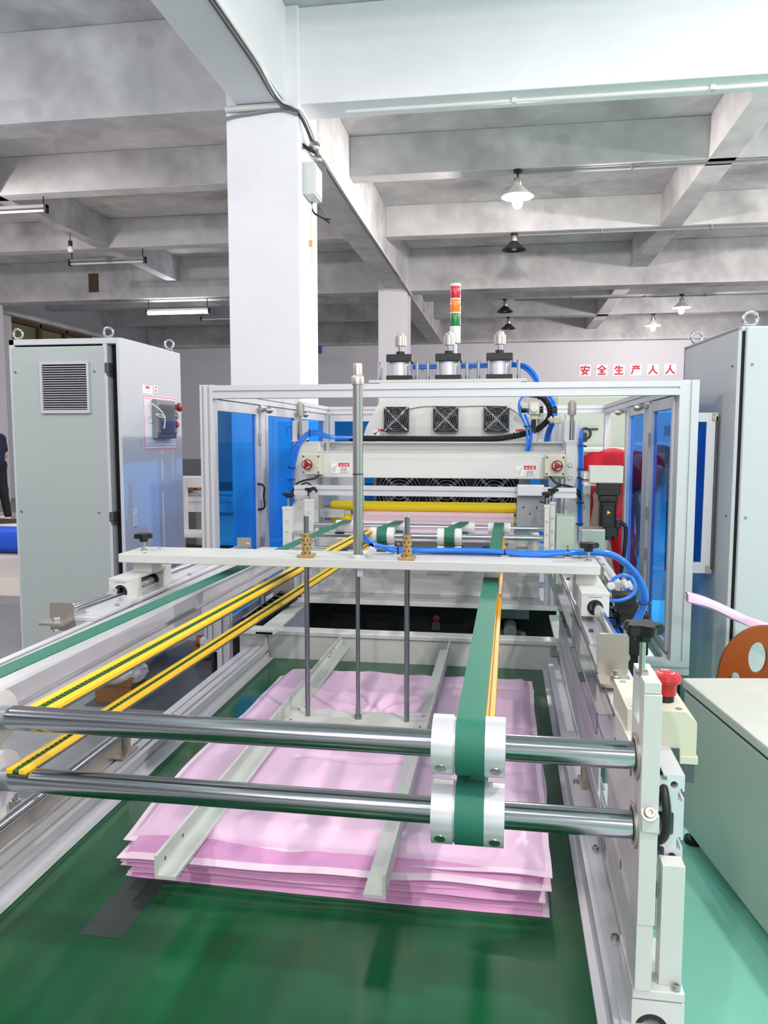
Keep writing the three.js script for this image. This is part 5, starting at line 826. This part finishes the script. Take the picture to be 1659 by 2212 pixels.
  solo('corrugated_hose', M.rubber, (() => { const p = [[-0.793, 1.303, -3.955], [-0.568, 1.302, -3.955], [-0.216, 1.3, -3.955], [-0.033, 1.304, -3.955], [0.08, 1.324, -3.955], [0.158, 1.354, -3.97], [0.209, 1.41, -3.99], [0.203, 1.466, -4.0], [0.165, 1.51, -4.0], [0.1, 1.525, -4.02]]; const c = new THREE.CatmullRomCurve3(p.map(P)); const r = [tube(p, 0.0135, 90, 12)]; for (let i = 0; i < 84; i++) { const a = c.getPointAt(i / 84), d = c.getTangentAt(i / 84); r.push(torus([a.x, a.y, a.z], 0.0138, 0.0026, [d.x, d.y, d.z], 14, 5)); } return r; })(), 'black corrugated hose along the top of the cross beam, curling up at right', 'hose');
  solo('sensor_cable', M.black, [tube([[-1.03, 1.017, -3.66], [-1.0, 1.082, -3.66], [-0.955, 1.102, -3.66], [-0.907, 1.112, -3.67], [-0.89, 1.13, -3.69]], 0.005, 30), tube([[-1.02, 1.02, -3.66], [-0.985, 1.07, -3.66], [-0.95, 1.09, -3.66], [-0.91, 1.07, -3.64], [-0.89, 1.05, -3.62]], 0.0045, 30), tube([[-0.93, 1.03, -3.62], [-0.925, 1.06, -3.62], [-0.9, 1.07, -3.62], [-0.885, 1.05, -3.61]], 0.004, 20)], 'black cables looping under the left emergency stop box', 'cable');
  solo('sensor_cable', M.black, [tube([[0.2, 1.13, -3.69], [0.21, 1.115, -3.67], [0.235, 1.096, -3.66], [0.287, 1.085, -3.66], [0.333, 1.06, -3.7], [0.345, 1.02, -3.75]], 0.005, 30), tube([[0.17, 1.05, -3.58], [0.2, 1.07, -3.6], [0.25, 1.09, -3.64], [0.3, 1.075, -3.66], [0.34, 1.03, -3.74]], 0.0045, 30), tube([[0.16, 1.06, -3.57], [0.195, 1.06, -3.57], [0.205, 1.035, -3.57], [0.185, 1.015, -3.57], [0.15, 1.02, -3.57]], 0.004, 24)], 'black cables looping under the right emergency stop box', 'cable');
  const chain = (lab, a, b, w, n, hoses) => {                       // trough with cross slats from a to b
    const t = thing('cable_chain', lab, 'cable chain', [(a[0] + b[0]) / 2, Math.min(a[1], b[1]), (a[2] + b[2]) / 2], 'black cable chains');
    const L = P(b).sub(P(a)), len = L.length(), q = new THREE.Quaternion().setFromUnitVectors(V(0, 0, -1), L.clone().normalize());
    const pl = (g) => { g.applyQuaternion(q); return g.translate(...a); };
    part(t, 'side', M.black, [pl(B(-w / 2, -w / 2 + 0.006, -0.012, 0.022, -len, 0))]); part(t, 'side', M.black, [pl(B(w / 2 - 0.006, w / 2, -0.012, 0.022, -len, 0))]);
    for (let i = 0; i < n; i++) part(t, 'slat', M.blackS, pl(B(-w / 2 + 0.005, w / 2 - 0.005, 0.014, 0.021, -len * (i + 0.7) / n, -len * (i + 0.35) / n, 0.001)));
    if (hoses) part(t, 'hose_inside', M.blueTube, [-0.3, -0.1, 0.12, 0.3].map((k) => pl(cyl([k * w, 0.002, -len], [k * w, 0.002, 0.02], 0.0055))));
    else part(t, 'floor', M.dark, pl(B(-w / 2, w / 2, -0.014, -0.01, -len, 0, 0)));
  };
  chain('black cable chain with blue hoses inside, right of the right beam', [0.375, 0.635, -2.72], [0.345, 0.75, -3.15], 0.06, 7, true);
  chain('black ladder-like cable chain under the yellow guides at left', [-1.16, 0.44, -3.2], [-0.995, 0.57, -3.58], 0.085, 12, false);
  solo('chain_tray', M.frp, [ext([[-1.09, 0.4], [-1.085, 0.4], [-1.085, 0.45], [-1.09, 0.45]], 'z', -3.52, -3.24)], 'pale folded tray edge beside the left cable chain', 'tray');
  solo('dark_gearbox', M.black, [B(-1.23, -1.17, 0.12, 0.46, -3.5, -3.3, 0.008), cyl([-1.2, 0.29, -3.3], [-1.2, 0.29, -3.22], 0.05)], 'dark blue-black motor unit under the left cable chain', 'motor');
  solo('black_actuator', M.black, [B(0.45, 0.53, 0.5, 0.66, -3.1, -2.95, 0.006), B(0.44, 0.5, 0.3, 0.5, -3.08, -2.98, 0.006), B(0.42, 0.56, 0.0, 0.3, -3.1, -2.95, 0.006), cyl([0.47, 0.66, -3.02], [0.47, 0.7, -3.02], 0.02)], 'black actuator assembly at right behind the star knob', 'actuator');
}

// ---------------------------------------------------------------- right side: control box, chair, hanging film
{
  // grey-green box, turned; local x to its right, z towards the viewer, origin at the far left corner
  const o = [0.575, 0, -2.57], a = 0.152;
  const R = (gs) => [gs].flat().map((g) => { g.rotateY(a); return g.translate(...o); });
  const t = thing('control_box', 'low grey-green control box with a pale lid, at the right edge', 'control box', [0.75, 0, -2.3]);
  part(t, 'body', M.ctl, R(B(0, 0.42, 0.06, 0.495, 0, 1.15, 0.006))); part(t, 'lid', M.ctlTop, R(B(-0.004, 0.43, 0.505, 0.535, -0.01, 1.17, 0.005)), 'pale lid'); part(t, 'lid_gap', M.dark, R(B(0.006, 0.41, 0.494, 0.506, 0.006, 1.14, 0)));
  for (const [x, z] of [[0.035, 0.035], [0.385, 0.035], [0.035, 1.11], [0.385, 1.11]]) part(t, 'foot', M.black, R([cyl([x, 0, z], [x, 0.022, z], 0.028), cyl([x, 0.02, z], [x, 0.065, z], 0.009)]));
  const c = thing('orange_chair', 'orange-brown chair with a rounded back pierced by oval holes, behind the control box', 'chair', [0.89, 0, -2.78]);
  const bx = 0.905, pts = [[bx - 0.155, 0.38], [bx - 0.158, 0.47]]; for (let i = 0; i <= 24; i++) { const q = Math.PI - i / 24 * Math.PI; pts.push([bx + 0.155 * Math.cos(q), 0.47 + 0.185 * Math.sin(q)]); } pts.push([bx + 0.158, 0.47], [bx + 0.155, 0.38]);
  part(c, 'back', M.orange, ext(pts.reverse(), 'z', -2.86, -2.84, [circ(bx - 0.028, 0.54, 0.031, 0.056, 28, 0.4), circ(bx - 0.1, 0.44, 0.024, 0.045, 24), circ(bx + 0.1, 0.44, 0.024, 0.045, 24)]));
  part(c, 'back_edge', M.orangeE, torus([bx, 0.47, -2.85], 0.001, 0.0005, [0, 0, 1]));
  part(c, 'seat', M.orange, ext(rrect(bx - 0.16, bx + 0.16, -2.87, -2.69, 0.05, 5).map(([x, z]) => [x, z]), 'y', 0.37, 0.39));
  for (const [x, z] of [[-0.13, -2.84], [0.13, -2.84], [-0.13, -2.71], [0.13, -2.71]]) part(c, 'leg', M.steel, cyl([bx + x * 1.1, 0, z], [bx + x, 0.37, z], 0.011));
  const fp = [[0.7, 0.69, -3.14], [0.78, 0.668, -3.14], [0.87, 0.628, -3.14], [0.95, 0.597, -3.12], [1.03, 0.572, -3.1], [1.12, 0.56, -3.05]];
  const f = new THREE.CatmullRomCurve3(fp.map(P)), pos = [];
  const ring = (k) => { const p = f.getPoint(k), out = []; for (let i = 0; i < 10; i++) { const q = i / 10 * 2 * Math.PI; out.push([p.x, p.y + 0.02 * Math.sin(q) * (1 + 0.15 * Math.sin(i * 2.4 + k * 9)), p.z + 0.03 * Math.cos(q) + 0.008 * Math.sin(i * 3)]); } return out; };
  for (let s = 0; s < 40; s++) { const A = ring(s / 40), C = ring((s + 1) / 40); for (let i = 0; i < 10; i++) { const j = (i + 1) % 10; pos.push(...A[i], ...C[i], ...C[j], ...A[i], ...C[j], ...A[j]); } }
  const fg = new THREE.BufferGeometry(); fg.setAttribute('position', new THREE.Float32BufferAttribute(pos, 3));
  solo('film_trim', M.pink, toCreasedNormals(fg, 0.9), 'twisted strip of pink film trim hanging across the right cabinet', 'film');
}
{
  const t = thing('shaft_clamp', 'small chrome clamp and bolts beside the low shaft at the lower left edge', 'clamp', [-1.13, 0.44, -1.66]);
  part(t, 'clamp', M.chrome, [ext([...circ(-1.13, 0.475, 0.024, 0.024, 20)], 'z', -1.69, -1.66, [circ(-1.13, 0.475, 0.014, 0.014, 16)]), B(-1.15, -1.11, 0.441, 0.456, -1.7, -1.65, 0.002)]);
  part(t, 'bolt', M.steel, [cyl([-1.12, 0.441, -1.6], [-1.12, 0.462, -1.6], 0.013, undefined, 6), cyl([-1.12, 0.46, -1.6], [-1.12, 0.48, -1.6], 0.007), lathe([[0, 0.012], [0.012, 0.008], [0.014, 0]], [-1.1, 0.441, -1.56])]);
}
// ---------------------------------------------------------------- people
function body(bones, cell, k = 0.03) {                              // smooth union of tapered capsules, meshed
  const lo = [1e9, 1e9, 1e9], hi = [-1e9, -1e9, -1e9];
  for (const [a, b, ra, rb] of bones) for (let i = 0; i < 3; i++) { lo[i] = Math.min(lo[i], a[i] - ra, b[i] - rb); hi[i] = Math.max(hi[i], a[i] + ra, b[i] + rb); }
  const c = lo.map((v, i) => (v + hi[i]) / 2), S = Math.max(...hi.map((v, i) => v - lo[i])) / 2 + 4 * cell, n = Math.min(150, Math.ceil(2 * S / cell));
  const mc = new MarchingCubes(n, M.skin, false, false, 400000); mc.isolation = 0;
  const f = mc.field;
  for (let z = 0; z < n; z++) for (let y = 0; y < n; y++) for (let x = 0; x < n; x++) {
    const p = [x, y, z].map((v, i) => c[i] + (v / n * 2 - 1) * S); let d = 1e9;
    for (const [a, b, ra, rb] of bones) {
      const ab = [b[0] - a[0], b[1] - a[1], b[2] - a[2]], ap = [p[0] - a[0], p[1] - a[1], p[2] - a[2]], l = ab[0] ** 2 + ab[1] ** 2 + ab[2] ** 2 || 1e-9;
      const h = Math.max(0, Math.min(1, (ap[0] * ab[0] + ap[1] * ab[1] + ap[2] * ab[2]) / l)), e = Math.hypot(ap[0] - h * ab[0], ap[1] - h * ab[1], ap[2] - h * ab[2]) - (ra + (rb - ra) * h);
      const m = Math.max(0, k - Math.abs(d - e)) / k; d = Math.min(d, e) - m * m * k * 0.25;
    }
    f[z * n * n + y * n + x] = -d;
  }
  mc.update();
  const g = new THREE.BufferGeometry(), P_ = new Float32Array(mc.count * 3), N_ = new Float32Array(mc.count * 3);
  for (let i = 0; i < mc.count; i++) for (let j = 0; j < 3; j++) { P_[i * 3 + j] = c[j] + mc.positionArray[i * 3 + j] * S; N_[i * 3 + j] = mc.normalArray[i * 3 + j]; }
  g.setAttribute('position', new THREE.BufferAttribute(P_, 3)); g.setAttribute('normal', new THREE.BufferAttribute(N_, 3)); return g;
}
// hand: palm and five bent fingers; w = wrist, d = direction of the fingers, u = across towards the thumb
function hand(w, d, u, s = 1) {
  const D = P(d).normalize(), U = P(u).addScaledVector(D, -P(u).dot(D)).normalize(), N = D.clone().cross(U), W = P(w), at = (a, b, c) => { const q = W.clone().addScaledVector(D, a * s).addScaledVector(U, b * s).addScaledVector(N, c * s); return [q.x, q.y, q.z]; };
  const o = [[at(0, 0, 0), at(0.07, 0.018, 0), 0.02, 0.014], [at(0, 0, 0), at(0.07, -0.02, 0), 0.02, 0.013]];
  [[0.027, 0.072], [0.009, 0.08], [-0.009, 0.074], [-0.027, 0.06]].forEach(([b, l]) => { const r = 0.0085; o.push([at(0.075, b, 0), at(0.075 + l * 0.5, b * 1.1, 0.008), r, r * 0.95], [at(0.075 + l * 0.5, b * 1.1, 0.008), at(0.075 + l * 0.85, b * 1.05, 0.028), r * 0.95, r * 0.75]); });
  o.push([at(0.02, 0.02, 0.004), at(0.05, 0.045, 0.014), 0.013, 0.011], [at(0.05, 0.045, 0.014), at(0.08, 0.048, 0.028), 0.011, 0.008]);
  return o;
}
// head: skull, jaw, nose, ears, lips; c = skull centre, f = forward, up
function headBones(c, fw, up) {
  const F = P(fw).normalize(), U = P(up).addScaledVector(F, -P(up).dot(F)).normalize(), S = F.clone().cross(U), at = (a, b, s) => { const q = P(c).addScaledVector(F, a).addScaledVector(U, b).addScaledVector(S, s); return [q.x, q.y, q.z]; };
  return { at, bones: [[at(-0.025, 0.03, 0), at(0.03, 0.03, 0), 0.083, 0.076], [at(0.03, -0.01, 0), at(0.045, -0.075, 0), 0.064, 0.036], [at(0.085, 0.0, 0), at(0.105, -0.03, 0), 0.012, 0.015], [at(0.075, -0.058, -0.018), at(0.075, -0.058, 0.018), 0.012, 0.012], [at(0.09, 0.03, -0.03), at(0.09, 0.03, 0.03), 0.012, 0.012], [at(-0.01, 0.015, 0.078), at(-0.012, -0.025, 0.076), 0.016, 0.01], [at(-0.01, 0.015, -0.078), at(-0.012, -0.025, -0.076), 0.016, 0.01]],
    hair: [[at(-0.035, 0.045, 0), at(0.02, 0.065, 0), 0.09, 0.078], [at(-0.06, -0.02, 0), at(-0.05, 0.03, 0), 0.06, 0.08]], eyes: [at(0.083, 0.01, -0.03), at(0.083, 0.01, 0.03)] };
}
function person(lab, o, J, shirtM, trouserM) {
  const t = thing('person', lab, 'person', o);
  const h = headBones(J.head, J.face, J.up);
  const arm = J.arms.flatMap(([s, e, w]) => [[s, e, 0.047, 0.038], [e, w, 0.038, 0.026]]), legs = J.legs.flatMap(([hp, kn, an, toe]) => [[hp, kn, 0.085, 0.056], [kn, an, 0.056, 0.036], [an, toe, 0.036, 0.028]]);
  const torso = J.torso;
  const bodyB = [...torso, ...arm, ...legs, [J.neck, J.head, 0.055, 0.05]];
  const skin = part(t, 'body', M.skin, [body(bodyB, 0.014), body(h.bones, 0.004, 0.02), ...J.hands.map(([w, d, u]) => body(hand(w, d, u), 0.003, 0.008))]);
  part(t, 'hair', M.hair, body(h.hair, 0.006)); part(skin, 'eyes', M.black, h.eyes.map((e) => new THREE.SphereGeometry(0.008, 10, 8).translate(...e)));
  const sl = J.arms.map(([s, e]) => [s, e.map((v, i) => s[i] + (v - s[i]) * 0.62), 0.068, 0.062]);
  part(t, 'shirt', shirtM, body([...torso.map(([a, b, ra, rb]) => [a, b, ra + 0.014, rb + 0.014]), ...sl], 0.013, 0.04));
  part(t, 'trousers', trouserM, body(J.legs.flatMap(([hp, kn, an]) => [[hp, kn, 0.1, 0.072], [kn, an, 0.072, 0.056]]).concat([[J.legs[0][0], J.legs[1][0], 0.105, 0.105]]), 0.015, 0.04));
  for (const [, , an, toe] of J.legs) part(t, 'shoe', M.shoe, body([[[an[0], 0.045, an[2]], [toe[0], 0.04, toe[2]], 0.045, 0.038]], 0.01));
}
{
  const x = -8.03, z = -11.35;
  person('standing person in a navy t-shirt and dark trousers, head bowed, at the left edge', [x, 0, z], {
    head: [x - 0.13, 1.5, z + 0.02], face: [-0.85, -0.5, 0.1], up: [-0.3, 1, 0], neck: [x - 0.02, 1.36, z],
    torso: [[[x, 0.95, z], [x + 0.02, 1.15, z], 0.13, 0.125], [[x + 0.02, 1.15, z], [x + 0.01, 1.27, z], 0.13, 0.12], [[x, 1.3, z + 0.15], [x, 1.3, z - 0.15], 0.07, 0.07]],
    arms: [[[x, 1.29, z + 0.19], [x + 0.05, 1.03, z + 0.24], [x - 0.05, 0.82, z + 0.26]], [[x, 1.29, z - 0.19], [x + 0.02, 1.03, z - 0.24], [x - 0.15, 0.86, z - 0.2]]],
    hands: [[[x - 0.05, 0.81, z + 0.26], [-0.15, -1, 0], [-1, 0, 0]], [[x - 0.16, 0.85, z - 0.2], [-0.6, -0.8, 0], [0, 0, 1]]],
    legs: [[[x, 0.88, z + 0.09], [x - 0.01, 0.48, z + 0.1], [x + 0.02, 0.08, z + 0.11], [x - 0.16, 0.04, z + 0.12]], [[x + 0.02, 0.88, z - 0.09], [x + 0.06, 0.48, z - 0.09], [x + 0.12, 0.08, z - 0.1], [x - 0.06, 0.04, z - 0.1]]],
  }, M.navy, M.trouser);
  person('person in a red shirt bending down beside the machine, behind the blue doors', [0.7, 0, -5.5], {
    head: [0.93, 1.12, -4.98], face: [0.72, -0.62, 0.25], up: [0.62, 0.55, 0.3], neck: [0.79, 1.16, -5.1],
    torso: [[[0.66, 0.86, -5.62], [0.67, 1.02, -5.4], 0.14, 0.14], [[0.67, 1.02, -5.4], [0.68, 1.1, -5.22], 0.145, 0.13], [[0.56, 1.13, -5.14], [0.8, 1.14, -5.12], 0.075, 0.075]],
    arms: [[[0.53, 1.12, -5.12], [0.585, 0.93, -5.0], [0.535, 0.74, -4.95]], [[0.83, 1.12, -5.12], [0.82, 0.93, -5.0], [0.83, 0.73, -5.02]]],
    hands: [[[0.53, 0.73, -4.945], [-0.2, -1, 0.2], [1, 0, 0]], [[0.83, 0.72, -5.02], [0, -1, 0.1], [-1, 0, 0]]],
    legs: [[[0.57, 0.84, -5.64], [0.58, 0.46, -5.56], [0.57, 0.08, -5.62], [0.57, 0.04, -5.44]], [[0.78, 0.84, -5.64], [0.82, 0.46, -5.56], [0.84, 0.08, -5.62], [0.84, 0.04, -5.44]]],
  }, M.redShirt, M.redShirt);
}
// ---------------------------------------------------------------- background on the left and behind
{
  const b = thing('work_bench', 'long white work bench behind the enclosure, seen through the blue doors', 'bench', [-2.6, 0, -7.4]);
  part(b, 'top', M.whiteP, B(-4.6, -1.75, 0.7, 0.74, -7.9, -7.1, 0.004)); part(b, 'apron', M.whiteP, B(-4.55, -1.8, 0.6, 0.7, -7.16, -7.12)); for (const x of [-4.5, -3.2, -1.9]) for (const z of [-7.15, -7.85]) part(b, 'leg', M.whiteP, B(x - 0.03, x + 0.03, 0, 0.7, z - 0.03, z + 0.03)); part(b, 'shelf', M.dark, B(-4.5, -1.8, 0.15, 0.18, -7.85, -7.15));
  for (let i = 0; i < 4; i++) solo('profile_bar', M.alu, ext(slotted(-7.45 + i * 0.09 - 0.02, -7.45 + i * 0.09 + 0.02, 0.74 + (i % 2) * 0.0, 0.78, { l: [0.76], r: [0.76] }).map(([z, y]) => [z, y]), 'x', -4.2 + i * 0.15, -2.7 + i * 0.05), `aluminium bar lying on the white bench, ${['nearest the back', 'second', 'third', 'nearest the viewer'][i]} of four`, 'bar', 'aluminium bars on the bench');
  solo('paper_stack', M.ctlTop, [B(-3.3, -3.08, 0.78, 0.86, -7.7, -7.5, 0.004), B(-3.28, -3.1, 0.86, 0.92, -7.68, -7.52, 0.004)], 'pale paper stack on the bench behind the left cabinet', 'paper');
  solo('parts_heap', M.card, (() => { const r = []; for (let i = 0; i < 14; i++) { const q = B(-0.06, 0.06, -0.02, 0.02, -0.03, 0.03, 0.004); q.rotateY(rnd() * 3); r.push(q.translate(-3.3 + rnd() * 0.3, 0.8 + rnd() * 0.04, -7.3 + rnd() * 0.2)); } return r; })(), 'small heap of mixed parts on the bench', 'heap').userData.kind = 'stuff';
  const pn = solo('dark_board', M.grey, B(-4.3, -3.5, 0.0, 1.06, -9.0, -8.95, 0.004), 'dark grey standing board behind the bench at left', 'board'); void pn;
  const ch = thing('desk_chair', 'white chair behind the bench, seen through the first blue door', 'chair', [-2.77, 0, -6.7]);
  part(ch, 'back', M.whiteP, [B(-2.97, -2.92, 0.45, 0.95, -6.9, -6.86, 0.01), B(-2.67, -2.62, 0.45, 0.95, -6.9, -6.86, 0.01), B(-2.97, -2.62, 0.85, 0.95, -6.9, -6.87, 0.01)]); part(ch, 'seat', M.whiteP, B(-2.99, -2.60, 0.43, 0.46, -6.9, -6.5, 0.01)); for (const [x, z] of [[-2.96, -6.87], [-2.63, -6.87], [-2.96, -6.53], [-2.63, -6.53]]) part(ch, 'leg', M.whiteP, cyl([x, 0, z], [x, 0.43, z], 0.016));
  solo('wood_pallet', M.wood, [[-10.5], [-10.75], [-11.0]].map(([z]) => B(-8.7, -7.1, 0.004, 0.06, z - 0.1, z + 0.1, 0.004)).concat([B(-8.7, -8.6, 0.004, 0.05, -11.05, -10.45), B(-7.2, -7.1, 0.004, 0.05, -11.05, -10.45)]), 'low dark brown wooden pallet on the floor in front of the standing person', 'pallet');
  solo('sheet_pile', M.sheet, [B(-6.9, -4.9, 0.004, 0.16, -9.5, -8.5, 0.01), ext([[-6.9, 0.16], [-4.9, 0.16], [-4.9, 0.3], [-5.4, 0.24]], 'z', -9.4, -8.6)], 'pile of white sheets on the floor at the left edge', 'sheets');
  solo('blue_roll', M.tarp, [cyl([-6.6, 0.154, -8.1], [-4.6, 0.154, -8.1], 0.15, undefined, 32), cyl([-6.6, 0.24, -8.2], [-4.6, 0.22, -8.25], 0.06, undefined, 16)], 'bright blue roll of film on the floor at the left edge', 'roll');
  solo('floor_shade', M.grey, B(-2.02, -1.0, 0, 0.006, -4.7, -3.45, 0.002), 'dark grey sheet painting the shade on the floor under the left guides', 'mat');  // dark sheet paints the shade on the floor beside the machine
  const bx = thing('carton', 'open brown carton with crumpled clear film on top, under the conveyor at left', 'carton', [-1.9, 0, -3.55]);
  part(bx, 'box', M.card, [B(-1.99, -1.8, 0.0, 0.09, -3.66, -3.5, 0.003), ext([[-1.99, 0.09], [-1.8, 0.09], [-1.78, 0.14], [-1.79, 0.14]], 'z', -3.5, -3.497)]);
  const fg = new THREE.IcosahedronGeometry(0.13, 4), p = fg.attributes.position; for (let i = 0; i < p.count; i++) { const v = V(p.getX(i), p.getY(i), p.getZ(i)), k = 1 + 0.35 * Math.abs(noise.noise(v.x * 22, v.y * 22, v.z * 22)) - 0.25 * Math.abs(noise.noise(v.x * 40 + 5, v.y * 40, v.z * 40)); p.setXYZ(i, v.x * k * 1.05, Math.max(v.y * k * 0.62, -0.05), v.z * k * 0.8); } fg.deleteAttribute('normal');
  part(bx, 'clear_film', M.film, toCreasedNormals(fg.translate(-1.9, 0.15, -3.57), 0.3), 'crumpled clear plastic film');
  solo('cardboard_roll', M.orange, [cyl([-1.8, 0.04, -4.3], [-1.7, 0.04, -4.3], 0.035), cyl([-1.79, 0.11, -4.32], [-1.72, 0.11, -4.32], 0.035)], 'orange and white tape rolls on the floor beside the carton', 'tape');
  // second machine far behind on the right
  const m = thing('rear_machine', 'grey machine cabinet far behind on the right, with a white table', 'machine', [0.9, 0, -9]);
  part(m, 'cabinet', M.ctl, B(0.55, 1.3, 0.9, 1.77, -9.3, -9.0, 0.01)); part(m, 'table', M.whiteP, B(0.45, 1.2, 1.17, 1.21, -8.9, -8.2, 0.006)); part(m, 'frame', M.aluDark, [B(0.5, 0.56, 0, 1.17, -8.3, -8.24), B(1.1, 1.16, 0, 1.17, -8.3, -8.24), B(0.5, 1.16, 0.6, 0.66, -8.3, -8.24), B(0.55, 1.3, 0, 0.9, -9.3, -9.05)]); part(m, 'handwheel', M.black, [torus([0.86, 1.36, -8.97], 0.06, 0.012, [0, 0, 1]), cyl([0.86, 1.36, -9], [0.86, 1.36, -8.95], 0.015), B(0.84, 0.88, 1.21, 1.36, -8.98, -8.96), B(0.86, 1.0, 1.4, 1.42, -8.98, -8.96)]); part(m, 'drawer', M.midgrey, [B(0.6, 1.0, 0.98, 1.1, -8.245, -8.23), B(0.6, 1.0, 0.8, 0.92, -8.245, -8.23)]);
  const m2 = thing('rear_machine', 'dark blue-grey machine seen through the right blue doors', 'machine', [2.2, 0, -7.3]);
  part(m2, 'cabinet', M.grey, B(1.5, 3.0, 0.05, 0.95, -7.7, -6.9, 0.01)); part(m2, 'table', M.whiteP, B(1.35, 2.6, 1.12, 1.2, -7.5, -6.9, 0.006)); part(m2, 'top_unit', M.midgrey, [B(1.4, 2.4, 1.33, 1.42, -7.4, -7.0), B(1.55, 2.2, 1.42, 1.56, -7.4, -7.0)]); part(m2, 'leg', M.aluDark, [B(1.6, 1.68, 0.95, 1.33, -7.3, -7.2)]); part(m2, 'foot', M.black, [B(1.6, 1.7, 0, 0.05, -7.6, -7.5), B(2.8, 2.9, 0, 0.05, -7.6, -7.5), B(1.6, 1.7, 0, 0.05, -7.05, -6.95), B(2.8, 2.9, 0, 0.05, -7.05, -6.95)]);
}
scene.traverse((o) => { if (o.isMesh) { o.castShadow = true; o.receiveShadow = true; } });
renderer.render(scene, camera);
